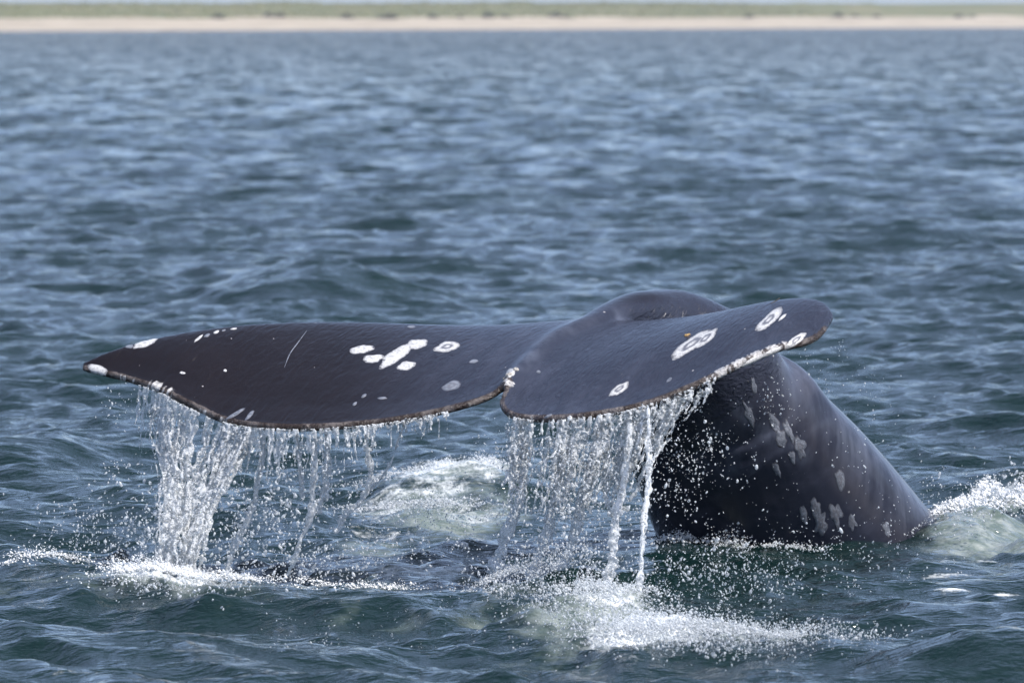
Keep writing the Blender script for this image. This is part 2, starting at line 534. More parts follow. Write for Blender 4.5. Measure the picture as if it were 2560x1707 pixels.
def sea(x, y, sp_r=None, sp_t=None, lost=None):
    """height and choppy drift of the surface; sp_* = local grid spacing for band-limiting"""
    z = np.zeros_like(x); dx = np.zeros_like(x); dy = np.zeros_like(x)
    calm = 1 - 0.55 * np.exp(-(((x - 0.9) / 1.6) ** 2 + ((y - 24.2) / 2.2) ** 2))
    for lam, k, sx, cyy, a, ph in COMPS:
        w = 1.0
        if sp_r is not None:
            e = sp_r * abs(cyy) + sp_t * abs(sx)
            w = smooth01(1.2, 2.6, lam / np.maximum(e, 1e-6))
            if lost is not None: lost += (1 - w * w) * (a * k) ** 2 * 0.5
        arg = k * (x * sx + y * cyy) + ph
        s, c = np.sin(arg), np.cos(arg)
        z += w * a * c
        dx -= 0.85 * w * a * sx * s
        dy -= 0.85 * w * a * cyy * s
    z *= calm
    for (cx, cyy, rx, ry, amp, rot) in SWELLS:
        q = ((x - cx) / rx) ** 2 + ((y - cyy) / ry) ** 2
        # front face (towards the boat) a little steeper than the back
        z += amp * np.exp(-q) * (1 + 0.25 * np.tanh(-(y - cyy) / ry))
    return z, dx * calm, dy * calm

R_, A_ = radii(), angles()
def build_sea():
    nr, na = len(R_), len(A_)
    rr, aa = np.meshgrid(R_.astype(np.float64), A_, indexing='ij')
    dr = np.gradient(R_)[:, None] * np.ones((1, na))
    dt = np.gradient(A_)[None, :] * rr
    x, y = (rr * np.sin(aa)).ravel(), (rr * np.cos(aa)).ravel()
    near = ((y > 16) & (np.abs(x) < 6))
    z = np.zeros_like(x); ddx = np.zeros_like(x); ddy = np.zeros_like(x); lost = np.zeros_like(x)
    drf, dtf = dr.ravel(), dt.ravel()
    CH = 200000
    for i in range(0, len(x), CH):
        s = slice(i, i + CH)
        z[s], ddx[s], ddy[s] = sea(x[s].astype(np.float32), y[s].astype(np.float32), drf[s].astype(np.float32), dtf[s].astype(np.float32), lost[s])
    nf = near & (y < 45)
    tm = np.zeros_like(x); fo = np.zeros_like(x); ae = np.zeros_like(x)
    tm[nf] = field(TURB, x[nf], y[nf])
    fo[nf] = field(FOAM, x[nf], y[nf])
    ae[nf] = field(AER, x[nf], y[nf])
    t = nf & (tm > 0.02)
    z[t] += tm[t] * turb_noise(x[t], y[t])
    pf = np.zeros_like(x); pf[nf] = froth(x[nf], y[nf])
    t = nf & (pf > 0.002)
    fz = froth_noise(x[t], y[t])
    z[t] += pf[t] * 2.4 * np.maximum(fz - 0.40, -0.1)
    fo[t] = np.maximum(fo[t], np.clip(pf[t] / 0.06, 0, 1.0) * (0.25 + 1.05 * fz))
    ae[t] = np.maximum(ae[t], np.clip(pf[t] / 0.03, 0, 1.0))
    verts = np.stack([x + ddx, y + ddy, z], 1)
    i = np.arange(nr - 1)[:, None] * na; j = np.arange(na - 1)[None, :]
    a = (i + j).ravel()
    faces = np.stack([a, a + na, a + na + 1, a + 1], 1)[:, ::-1]
    me = mesh_np("water", verts, faces, M_WATER)
    attr(me, "foam", fo); attr(me, "aerated", ae); attr(me, "lost_slope", np.sqrt(lost))
    o = link("water", me)
    tag(o, "choppy blue green sea with white foam where the whale stirs it", kind="structure")
    print("sea", nr, na, len(faces))
    return o, me
WATER, water_me = build_sea()

def sea_z(x, y):
    xa, ya = np.array([x]), np.array([y])
    return float(sea(xa, ya)[0][0])

# ------------------------------------------------------------------ the whale's tail
R_ST = [  # right lobe: leading edge px, Y ; trailing edge px, Y ; half thickness
    ((1500, 815, 23.35), (1268, 945, 22.50), 0.075),
    ((1600, 812, 23.25), (1247, 1012, 22.36), 0.066),
    ((1700, 802, 23.12), (1298, 1046, 22.26), 0.058),
    ((1790, 787, 23.02), (1440, 1045, 22.20), 0.050),
    ((1870, 768, 22.95), (1600, 1018, 22.20), 0.042),
    ((1940, 754, 22.90), (1740, 965, 22.24), 0.036),
    ((2000, 748, 22.86), (1850, 912, 22.30), 0.031),
    ((2044, 752, 22.82), (1940, 876, 22.38), 0.027),
    ((2068, 766, 22.78), (2010, 862, 22.46), 0.024),
    ((2080, 784, 22.74), (2048, 846, 22.54), 0.020),
    ((2082, 800, 22.72), (2066, 828, 22.60), 0.015),
]
L_ST = [
    ((1500, 815, 23.35), (1268, 945, 22.50), 0.075),
    ((1370, 818, 23.30), (1232, 990, 22.46), 0.066),
    ((1240, 821, 23.26), (1130, 1024, 22.42), 0.058),
    ((1090, 817, 23.22), (985, 1054, 22.40), 0.050),
    ((930, 810, 23.20), (830, 1070, 22.40), 0.044),
    ((780, 808, 23.18), (690, 1072, 22.45), 0.039),
    ((640, 812, 23.14), (570, 1058, 22.55), 0.034),
    ((520, 824, 23.10), (478, 1018, 22.65), 0.030),
    ((420, 841, 23.06), (398, 980, 22.75), 0.027),
    ((330, 862, 23.02), (315, 952, 22.85), 0.022),
    ((262, 884, 22.98), (252, 938, 22.90), 0.017),
    ((206, 910, 22.96), (204, 926, 22.93), 0.012),
]
STOCK = [  # dorsal px, ventral px, Y, lateral half-width
    ((2560, 1560), (1800, 1760), 25.0, 0.46),
    ((2410, 1400), (1725, 1560), 24.75, 0.43),
    ((2290, 1268), (1655, 1350), 24.5, 0.39),
    ((2185, 1142), (1608, 1240), 24.3, 0.34),
    ((2100, 1050), (1572, 1140), 24.12, 0.29),
    ((2068, 1006), (1566, 1098), 24.06, 0.270),
    ((2034, 963), (1562, 1058), 24.00, 0.252),      # the knuckle on the dorsal ridge
    ((1982, 938), (1560, 1022), 23.93, 0.235),
    ((1944, 880), (1560, 985), 23.85, 0.215),
    ((1880, 815), (1545, 940), 23.74, 0.20),
    ((1790, 768), (1520, 910), 23.64, 0.19),
    ((1710, 752), (1500, 895), 23.54, 0.155),
    ((1635, 744), (1475, 890), 23.42, 0.115),
    ((1565, 760), (1440, 895), 23.28, 0.085),
    ((1505, 788), (1395, 905), 23.12, 0.066),
    ((1420, 824), (1350, 920), 22.95, 0.062),
    ((1350, 876), (1312, 940), 22.75, 0.045),
    ((1285, 930), (1278, 955), 22.55, 0.03),
]

def fluke_mesh(stations, flip, n=72, m=26, camber=0.0, dip=0.0):
    Lp = catmull([P(*s[0]) for s in stations], n)
    Tp = catmull([P(*s[1]) for s in stations], n)
    th = catmull([(s[2], 0, 0) for s in stations], n)[:, 0]
    mid = (Lp + Tp) / 2
    span = np.gradient(mid, axis=0)
    verts, faces = [], []
    # chord parameter, denser towards both edges
    tt = 0.5 - 0.5 * np.cos(np.linspace(0, math.pi, m))
    prof = 2.969 * np.sqrt(tt) - 1.26 * tt - 3.516 * tt ** 2 + 2.843 * tt ** 3 - 1.036 * tt ** 4
    prof /= prof.max()
    for i in range(n):
        c = Tp[i] - Lp[i]
        nn = np.cross(c, span[i])
        if flip: nn = -nn
        nn /= np.linalg.norm(nn)
        if nn[2] < 0: nn = -nn
        ch = np.linalg.norm(c)
        te = min(0.017, th[i] * 0.85)
        f = i / (n - 1)
        h = np.maximum(th[i] * prof, te * np.sqrt(np.clip(1 - np.clip((tt - (1 - te * 1.2 / max(ch, .03))) / (te * 1.2 / max(ch, .03)), 0, 1) ** 2, 0, 1)) * (tt > 0.4))
        cam_ = camber * ch * 4 * tt * (1 - tt) - dip * ch * math.sin(math.pi * min(1, f * 1.4)) * np.sin(math.pi * tt) ** 2
        up = Lp[i] + np.outer(tt, c) + np.outer(cam_ + h * 0.85, nn)
        lo = Lp[i] + np.outer(tt, c) + np.outer(cam_ - h * 1.15, nn)
        ring = np.vstack([up, lo[-2:0:-1]])
        verts.append(ring)
    k = len(verts[0])
    V = np.vstack(verts)
    for i in range(n - 1):
        for j in range(k):
            a, b = i * k + j, i * k + (j + 1) % k
            faces.append((a, b, b + k, a + k))
    F = [tuple(f) for f in faces]
    F.append(tuple(range(k))[::-1]); F.append(tuple((n - 1) * k + j for j in range(k)))
    return V, F, Lp, Tp

def stock_mesh(n=90, k=44):
    tw = [0.15 * min(1.0, max(0.0, (9 - i) / 6.0)) for i in range(len(STOCK))]   # rolled: back towards the boat, belly away
    D = catmull([P(q[0][0], q[0][1], q[2] - t) for q, t in zip(STOCK, tw)], n)
    Vn = catmull([P(q[1][0], q[1][1], q[2] + t) for q, t in zip(STOCK, tw)], n)
    W = catmull([(w, 0, 0) for d, v, Y, w in STOCK], n)[:, 0]
    C = (D + Vn) / 2
    T = np.gradient(C, axis=0)
    verts, faces = [], []
    for i in range(n):
        a = (D[i] - Vn[i]) / 2
        t = T[i] / np.linalg.norm(T[i])
        lat = np.cross(t, a); lat /= np.linalg.norm(lat)
        ang = np.linspace(0, 2 * math.pi, k, endpoint=False)
        ca, sa = np.cos(ang), np.sin(ang)
        # keel-like top and bottom: slightly pinched ellipse
        sa2 = np.sign(sa) * np.abs(sa) ** 1.12
        verts.append(C[i] + np.outer(ca, a) + np.outer(sa2 * W[i], lat))
    for i in range(n - 1):
        for j in range(k):
            a, b = i * k + j, i * k + (j + 1) % k
            faces.append((a, b, b + k, a + k))
    F = list(faces)
    F.append(tuple(range(k))[::-1]); F.append(tuple((n - 1) * k + j for j in range(k)))
    return np.vstack(verts), F, D

def blob(center, r, seg=12):
    bm = bmesh.new()
    bmesh.ops.create_uvsphere(bm, u_segments=seg, v_segments=seg, radius=1.0)
    V = np.array([tuple(v.co) for v in bm.verts]) * np.array(r) + np.array(tuple(center))
    F = [tuple(v.index for v in f.verts) for f in bm.faces]
    bm.free()
    return V, F

def build_whale():
    parts = []
    Vr, Fr, Lr, Tr = fluke_mesh(R_ST, False, camber=0.0, dip=-0.022)
    Vl, Fl, Ll, Tl = fluke_mesh(L_ST, True, camber=0.012)
    Vs, Fs, Dl = stock_mesh()
    parts += [(Vr, Fr), (Vl, Fl), (Vs, Fs)]
    off, V, F = 0, [], []
    for v, f in parts:
        V.append(v); F += [tuple(i + off for i in q) for q in f]; off += len(v)
    V = np.vstack(V)
    me = bpy.data.meshes.new("whale")
    me.from_pydata([tuple(v) for v in V], [], F)
    bm = bmesh.new(); bm.from_mesh(me)
    # each closed shell gets outward normals on its own
    bmesh.ops.recalc_face_normals(bm, faces=bm.faces)
    bm.to_mesh(me); bm.free()
    o = link("whale", me)
    r = o.modifiers.new("r", 'REMESH'); r.mode = 'VOXEL'; r.voxel_size = 0.0095; r.use_smooth_shade = True
    s = o.modifiers.new("s", 'SMOOTH'); s.factor = 0.5; s.iterations = 5
    me = apply_mods(o)
    # soften the fillet where stock, ridge and lobes meet
    co = coords(me)
    kd = KDTree(60)
    ridge = catmull([P(d[0], (d[1] + 2 * v[1]) / 3 if False else d[1] + 35, Y) for d, v, Y, w in STOCK[12:18]], 60)
    for i, p in enumerate(ridge): kd.insert(Vector(p), i)
    kd.balance()
    vg = o.vertex_groups.new(name="fillet")
    dist = np.array([kd.find(Vector(c))[2] for c in co])
    wgt = smooth01(0.34, 0.12, dist) if False else (1 - smooth01(0.08, 0.27, dist)) * (1 - 0.8 * smooth01(0.30, 0.50, co[:, 0]))
    for i in np.nonzero(wgt > 0.02)[0]:
        vg.add([int(i)], float(wgt[i]), 'REPLACE')
    s = o.modifiers.new("s", 'SMOOTH'); s.factor = 0.5; s.iterations = 32; s.vertex_group = "fillet"
    me = apply_mods(o)
    o.vertex_groups.clear()
    me.name = "whale"
    co = coords(me)
    # skin masks, all in the animal's own space
    trail = np.vstack([catmull(Tr, 400), catmull(Tl, 400)])
    kd = KDTree(len(trail))
    for i, p in enumerate(trail): kd.insert(Vector(p), i)
    kd.balance()
    near = [kd.find(Vector(c)) for c in co]
    dt = np.array([q[2] for q in near]); ti = np.array([q[1] for q in near])
    rim = 1 - smooth01(0.014, 0.036, dt)
    kd2 = KDTree(800)
    lead = np.vstack([catmull(Lr, 400), catmull(Ll, 400)])
    # white patches on the trailing edge: parameter along each edge
    white = np.zeros(len(co))
    def edge_white(lobe, a, b, rad, amt=1.0):
        lo = 0 if lobe == 'R' else 400
        f = (ti - lo) / 399.0
        ok = (ti >= lo) & (ti < lo + 400)
        w = smooth01(a - 0.02, a + 0.01, f) * (1 - smooth01(b - 0.01, b + 0.02, f)) * (1 - smooth01(rad * 0.5, rad, dt)) * ok
        np.maximum(white, w * amt * (0.72 + 0.5 * np.sin(f * 310) * np.sin(f * 173 + 1)), out=white)
    edge_white('R', 0.52, 0.74, 0.045, 0.95)
    edge_white('R', 0.20, 0.235, 0.035, 0.7); edge_white('R', 0.285, 0.31, 0.035, 0.62); edge_white('R', 0.335, 0.36, 0.035, 0.62)
    edge_white('R', 0.0, 0.03, 0.05, 0.85); edge_white('L', 0.0, 0.02, 0.05, 0.8)
    edge_white('L', 0.70, 0.76, 0.055, 0.95); edge_white('L', 0.79, 0.84, 0.03, 0.7); edge_white('L', 0.52, 0.62, 0.028, 0.6)
    edge_white('L', 0.06, 0.16, 0.030, 0.45)
    # pale and rusty washes on the stock; sky sheen painted along the back
    kd3 = KDTree(len(Dl))
    for i, p in enumerate(Dl): kd3.insert(Vector(p), i)
    kd3.balance()
    q3 = [kd3.find(Vector(c)) for c in co]
    dd = np.array([q[2] for q in q3]); si = np.array([q[1] for q in q3]) / (len(Dl) - 1)
    on_stock = (1 - smooth01(0.44, 0.50, si))
    rust = np.exp(-((dd - 0.17) / 0.06) ** 2) * on_stock * 0.14
    wash_sheen = np.exp(-((dd - 0.42) / 0.09) ** 2) * on_stock * smooth01(0.24, 0.34, si) * 0.55
    wash_sheen = np.maximum(wash_sheen, np.exp(-((dd - 0.03) / 0.13) ** 2) * on_stock * 0.62)  # bluish sky sheen painted into the colour near the dorsal edge
    # scraped pale streak running down the flank
    fw = co[:, 1] * CT - (co[:, 2] - CAM_H) * ST; upv = co[:, 1] * ST + (co[:, 2] - CAM_H) * CT
    pu, pv = 1280 + FPX * co[:, 0] / fw, 853.5 - FPX * upv / fw
    stre = catmull([(1790, 940, 0), (1835, 1000, 0), (1885, 1060, 0), (1940, 1095, 0), (2005, 1140, 0)], 60)
    dstr = np.min([np.hypot(pu - a, pv - b) for a, b, _ in stre], axis=0)
    wash_sheen = np.maximum(wash_sheen, 0.95 * np.exp(-(dstr / 24.0) ** 2) * on_stock)
    # bluish highlight painted as a pale band on the ridge to the notch
    rid = catmull([P(1300, 905, 22.6), P(1340, 870, 22.8), P(1400, 845, 22.95), P(1470, 812, 23.1), P(1540, 800, 23.2)], 80)
    kd4 = KDTree(80)
    for i, p in enumerate(rid): kd4.insert(Vector(p), i)
    kd4.balance()
    d4 = np.array([kd4.find(Vector(c))[2] for c in co])
    wash_sheen = np.maximum(wash_sheen, 0.75 * np.exp(-(d4 / 0.038) ** 2))
    # the left lobe and the ridge are browner than the right lobe
    brown = smooth01(0.05, -0.75, co[:, 0]) if False else 1 - smooth01(-0.75, 0.05, co[:, 0])
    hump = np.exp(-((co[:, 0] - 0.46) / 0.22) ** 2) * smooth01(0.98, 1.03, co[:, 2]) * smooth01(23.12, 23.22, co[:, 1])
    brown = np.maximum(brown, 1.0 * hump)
    for nm, a in (("rim", rim), ("white", white), ("wash_sheen", wash_sheen), ("rust", rust), ("brown", brown), ("grain", np.clip(1 - on_stock, 0, 1) * (1 - 0.5 * np.clip(brown, 0, 1)) * (1 - 0.9 * np.exp(-(d4 / 0.09) ** 2)) * (1 - 0.8 * hump))):
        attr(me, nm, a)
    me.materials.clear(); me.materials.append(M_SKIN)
    me.polygons.foreach_set("use_smooth", np.ones(len(me.polygons), bool))
    tag(o, "dark grey whale tail with broad notched flukes raised out of the sea", "whale")
    print("whale", len(me.polygons))
    return o
WHALE = build_whale()
BVH = BVHTree.FromPolygons([tuple(v.co) for v in WHALE.data.vertices], [tuple(p.vertices) for p in WHALE.data.polygons])

SCARMATS = {}
def scar(u, v, ru, rv, ang=0.0, ring=False, grey=False, irr=0.16):
    """A thin scar pad lying on the skin, irregular outline."""
    key = (ring, grey)
    if key not in SCARMATS: SCARMATS[key] = mat_scar(ring, grey)
    cam_p = Vector((0, 0, CAM_H))
    c = math.cos(math.radians(ang)); s = math.sin(math.radians(ang))
    hit0 = BVH.ray_cast(cam_p, ray(u, v))
    if hit0[0] is None: return
    ru, rv = ru * 1.25, rv * 1.3
    nr, ns = 6, 30
    ph = random.random() * 100
    vs, rs = [], []
    def put(px, py, r):
        h = BVH.ray_cast(cam_p, ray(px, py))
        if h[0] is None or (h[0] - hit0[0]).length > 0.35:
            return False
        n = h[1] if h[1].dot(ray(px, py)) < 0 else -h[1]
        vs.append(h[0] + n * (0.0022 * (1 - r ** 3) - 0.0008 * r ** 3)); rs.append(r)
        return True
    put(u, v, 0.0)
    idx = {}
    for i in range(1, nr + 1):
        for j in range(ns):
            t = 2 * math.pi * j / ns
            k = 1 + irr * (mnoise.noise(Vector((math.cos(t) * 1.3 + ph, math.sin(t) * 1.3, 0))) * 1.6)
            r = i / nr
            ex, ey = ru * r * k * math.cos(t), rv * r * k * math.sin(t)
            # points off the silhouette slide back towards the centre
            for f in (1.0, 0.85, 0.7, 0.5, 0.3, 0.1, 0.0):
                if put(u + f * (ex * c - ey * s), v + f * (ex * s + ey * c), r): break
            idx[i, j] = len(vs) - 1
    faces = []
    for j in range(ns):
        faces.append((0, idx[1, j], idx[1, (j + 1) % ns]))
    for i in range(1, nr):
        for j in range(ns):
            j2 = (j + 1) % ns
            faces.append((idx[i, j], idx[i + 1, j], idx[i + 1, j2], idx[i, j2]))
    me = bpy.data.meshes.new("barnacle_scar")
    me.from_pydata(vs, [], faces)
    for p in me.polygons: p.use_smooth = True
    attr(me, "radius", np.array(rs))
    me.materials.append(SCARMATS[key])
    o = link("barnacle_scar", me, WHALE)
    return o

SCARS = [
    # left lobe
    (244, 926, 24, 12, 20), (363, 857, 29, 9, -18), (321, 864, 12, 6, 15, False, True), (272, 877, 7, 5, 0, False, True),
    (496, 846, 13, 3, -38), (518, 838, 8, 3, -25, False, True), (541, 830, 7, 3, -25), (559, 826, 5, 2, -20, False, True), (584, 822, 8, 2, -10), (428, 838, 9, 3, -12),
    (905, 873, 28, 9, -10, False), (933, 896, 24, 9, -6), (990, 888, 44, 14, -34), (1043, 860, 25, 11, -8), (1015, 914, 22, 9, -12),
    (1119, 867, 29, 11, -10, True), (1184, 903, 11, 4, -8, False, True), (1130, 964, 24, 10, -18, True, True),
    (456, 932, 7, 3, 10), (563, 926, 4, 3, 0), (1028, 817, 9, 3, 0, False, True), (910, 989, 7, 3, -35, False, True), (887, 1009, 6, 3, -35, False, True),
    (956, 995, 10, 3, -5, False, True), (589, 1034, 26, 4, -30, False, True), (624, 1038, 16, 4, -50, False, True), (1277, 932, 13, 9, -40),
    # right lobe
    (1728, 861, 58, 13, -34, True), (1764, 846, 34, 10, -36, True), (1922, 800, 40, 11, -42, True), (1956, 793, 12, 3, -42), (1548, 973, 27, 9, -32, True),
    (1673, 949, 8, 3, -40, False, True), (1370, 1040, 10, 3, -25, False, True), (1346, 929, 5, 3, 0, False, True), (1990, 851, 28, 9, -38, True),
    (1880, 905, 34, 8, -32), (1930, 880, 26, 7, -28),
    # stock
    (1885, 964, 6, 18, -12, False, True), (1872, 1033, 9, 25, -20, False, True), (1935, 1056, 11, 22, -25, False, True), (1951, 1097, 13, 20, -10, False, True),
    (1973, 1080, 9, 25, -20, False, True), (2000, 1119, 13, 24, -15, True, True), (1982, 1144, 7, 14, -12, False, True), (2099, 1198, 12, 22, -15, True, True),
    (2038, 1268, 13, 21, -12, True, True), (2009, 1286, 8, 20, -15, False, True), (2052, 1308, 15, 24, 8, True, True), (2089, 1284, 14, 24, -8, True, True),
    (2131, 1304, 9, 17, -8, True, True), (2216, 1322, 8, 15, -10, False, True), (1942, 1173, 8, 18, -25, False, True),
]
for a in SCARS:
    scar(*a, **({'irr': 0.42} if a[0] > 1800 and a[1] > 940 else {}))

def scratch(pts, w=1.1):
    """long healed scratch: a narrow ribbon on the skin"""
    cam_p = Vector((0, 0, CAM_H)); vs = []; rs = []
    pp = catmull([(a, b, 0) for a, b in pts], 22)
    for i, p in enumerate(pp):
        ww = w * (0.4 + 0.6 * math.sin(math.pi * i / 21)) * (0.7 + 0.6 * random.random())
        for sgn in (-1, 0, 1):
            h = BVH.ray_cast(cam_p, ray(p[0] + sgn * ww, p[1] + sgn * ww * 0.4))
            if h[0] is None: return
            n = h[1] if h[1].dot(ray(p[0], p[1])) < 0 else -h[1]
            vs.append(h[0] + n * 0.0014); rs.append(0.35 + 0.3 * abs(sgn))
    faces = [(i * 3 + j, i * 3 + 3 + j, i * 3 + 4 + j, i * 3 + 1 + j) for i in range(21) for j in (0, 1)]
    me = bpy.data.meshes.new("scratch"); me.from_pydata(vs, [], faces)
    attr(me, "radius", np.array(rs)); me.materials.append(SCARMATS[(False, True)])
    link("scratch", me, WHALE)
scratch([(767, 827), (745, 857), (725, 885), (711, 919)])

# ------------------------------------------------------------------ far shore
SH0, SH1 = G(0, 79.5), G(2560, 70.5)
SH_T = Vector((SH1.x - SH0.x, SH1.y - SH0.y, 0)).normalized()
SH_N = Vector((-SH_T.y, SH_T.x, 0))
if SH_N.y < 0: SH_N = -SH_N

def coast(sv, nv):
    """coast-wise metres, inland metres -> x, y"""
    return (SH0.x + sv * SH_T.x + nv * SH_N.x, SH0.y + sv * SH_T.y + nv * SH_N.y)

def n2(x, y, z=0.0):
    return mnoise.fractal(Vector((x, y, z)), 1.0, 2.0, 4)

SPAN = (SH1 - SH0).length
def beach_top(s): return 2.05 + 0.75 * n2(s / 18.0, 3.0) + 0.0018 * s * 0.5
def crest(s):
    t = min(max(s / SPAN, -1), 2)
    return 4.75 + 1.5 * t + 0.55 * n2(s / 30.0, 9.0) + 0.30 * n2(s / 9.0, 1.0)

def shore_mesh(name, svals, nvals, zf, mat, extra=None):
    V, E = [], []
    for s in svals:
        for n in nvals:
            x, y = coast(s, n)
            V.append((x, y, zf(s, n)))
            if extra: E.append(extra(s, n))
    m = len(nvals)
    F = [(i * m + j, i * m + j + 1, (i + 1) * m + j + 1, (i + 1) * m + j) for i in range(len(svals) - 1) for j in range(m - 1)]
    me = mesh_np(name, np.array(V), np.array(F)[:, ::-1], mat)
    if extra: attr(me, extra.__name__, np.array(E))
    return link(name, me)

svals = np.concatenate([np.linspace(-3000, -160, 40)[:-1], np.arange(-160, SPAN + 160, 1.2), np.linspace(SPAN + 160, SPAN + 3200, 40)[1:]])
M_SAND = mat_plain("pale_sand", (0.32, 0.265, 0.195), 0.95, (0.42, 0.355, 0.27), 0.12)
def mat_dune():
    k = N("dune_turf")
    v = k.obj()
    c = k.mix(k.step(k.noise(v, 0.09, 5, 0.6), 0.36, 0.64), (0.125, 0.140, 0.075), (0.185, 0.175, 0.105))
    c = k.mix(k.step(k.noise(v, 0.5, 4, 0.6), 0.5, 0.75), c, (0.12, 0.125, 0.085))
    c = k.mix(k.step(k.math('ADD', k.attr("bare"), k.math('MULTIPLY', k.math('SUBTRACT', k.noise(v, 0.3, 4), 0.5), 0.6)), 0.4, 0.7), c, (0.50, 0.42, 0.34))
    k.s(k.b.inputs["Base Color"], c)
    k.b.inputs["Roughness"].default_value = 1.0
    k.b.inputs["Specular IOR Level"].default_value = 0.1
    return k.m
M_DUNE = mat_dune()
def zbeach(s, n):
    w = 3.0 * n2(s / 40.0, 5.0)
    t = min(max((n - w) / 62.0, -0.25), 1.05)
    return -0.4 + (beach_top(s) + 0.4) * (t if t < 0 else t ** 0.75)
beach = shore_mesh("beach", svals, np.concatenate([[-14, -6, -2], np.linspace(0, 72, 20)]), zbeach, M_SAND)
tag(beach, "pale sandy beach along the far side of the water", kind="structure")
def bare(s, n):
    return max(0.0, 1.1 * math.exp(-((s - 17) / 3.2) ** 2 - ((n - 88) / 16.0) ** 2))
def zdune(s, n):
    b = beach_top(s)
    t = min(max((n - 62) / 45.0, 0), 1)
    t = t * t * (3 - 2 * t)
    foot = 4.0 * n2(s / 14.0, 20.0)
    z = b - 0.25 + (crest(s) - b + 0.25) * min(1, max(0, t + 0.05 * foot * (t * (1 - t)) * 4))
    z += 0.35 * n2(s / 6.0, n / 6.0) * t
    if n > 112: z -= min(2.5, (n - 112) * 0.03)
    return z
dune = shore_mesh("dune", svals, np.concatenate([np.linspace(60, 116, 34), [125, 140, 180, 260, 500, 1200, 4000]]), zdune, M_DUNE, bare)
tag(dune, "low grassy dune ridge behind the far beach", kind="structure")

def build_grass():
    n = 9000
    s = rng.uniform(-60, SPAN + 60, n); nn = 64 + 52 * rng.random(n) ** 0.8
    V, F = [], []
    for i in range(n):
        if bare(s[i], nn[i]) > 0.3: continue
        x, y = coast(s[i], nn[i]); z = zdune(s[i], nn[i]) - 0.05
        h, w = 0.35 + 0.4 * rng.random(), 0.25 + 0.3 * rng.random()
        a0 = rng.random() * 3.14
        b = len(V)
        for q in range(3):
            a = a0 + q * 2.09
            V.append((x + w * math.cos(a), y + w * math.sin(a), z))
        lx, ly = rng.normal(0, .12, 2)
        V.append((x + lx, y + ly, z + h))
        F += [(b, b + 1, b + 3), (b + 1, b + 2, b + 3), (b + 2, b, b + 3)]
    me = mesh_np("dune_grass", np.array(V), np.array(F), mat_plain("beach_grass", (0.125, 0.140, 0.068), 1.0, (0.175, 0.170, 0.092), 0.15), smooth=False)
    tag(link("dune_grass", me), "olive beach grass covering the distant dunes", kind="stuff")
build_grass()

M_LEAF = mat_plain("shrub_leaf", (0.07, 0.075, 0.05), 0.9, (0.11, 0.11, 0.075), 1.5)
def shrub_mesh(seed):
    r = np.random.default_rng(seed); V, F = [], []
    for i in range(260):
        d = r.normal(size=3); d /= np.linalg.norm(d); d[2] = abs(d[2])
        p = d * (0.55 + 0.45 * r.random()) * np.array([1, 0.8, 0.85]) * (1 + 0.3 * math.sin(3 * d[0] + seed))
        a, b = r.normal(size=3) * 0.16, r.normal(size=3) * 0.16
        k = len(V); V += [p - a, p + b, p + a, p - b]; F.append((k, k + 1, k + 2, k + 3))
    return mesh_np("shrub", np.array(V), np.array(F), M_LEAF, smooth=False)
SHM = [shrub_mesh(i) for i in range(3)]
for i, (u, wpx) in enumerate([(485, 22), (630, 26), (662, 24), (838, 26), (930, 20), (957, 24), (1075, 22), (1140, 16), (1215, 26), (1258, 20), (1395, 26), (1420, 16), (1905, 16), (2150, 24), (2195, 22), (2258, 18), (2480, 22), (2520, 16)]):
    # where the line of sight crosses the dune foot
    s = SPAN * (u / 2560.0) * 1.0
    x, y = coast(s, 64)
    s += (( (u - 1280) / FPX * y) - x) / SH_T.x
    x, y = coast(s, 64)
    o = link("shrub", SHM[i % 3])
    w = 1.5 * wpx / FPX * y / 2 * (0.9 + 0.3 * random.random())
    o.location = (x, y, beach_top(s) - 0.25)
    o.scale = (w, w, w * 0.75)
    o.rotation_euler[2] = random.random() * 6.28
    tag(o, "dark low shrub at the foot of the distant grassy dune", "shrub", "shrubs along the foot of the dunes")

# ------------------------------------------------------------------ falling water
TRAIL_R = catmull([P(*s[1]) for s in R_ST], 300)
TRAIL_L = catmull([P(*s[1]) for s in L_ST], 300)
def to_px(p):
    d = np.asarray(p, float) - np.array([0, 0, CAM_H])
    fw = d[1] * CT - d[2] * ST; up = d[1] * ST + d[2] * CT
    return 1280 + FPX * d[0] / fw, 853.5 - FPX * up / fw
UR = np.array([to_px(p)[0] for p in TRAIL_R]); UL = np.array([to_px(p)[0] for p in TRAIL_L])
def edge_r(u):
    ok = np.arange(300) > 25
    i = np.argmin(np.abs(UR - u) + (~ok) * 1e4); return Vector(TRAIL_R[i])
def edge_l(u):
    i = np.argmin(np.abs(UL - u)); return Vector(TRAIL_L[i])

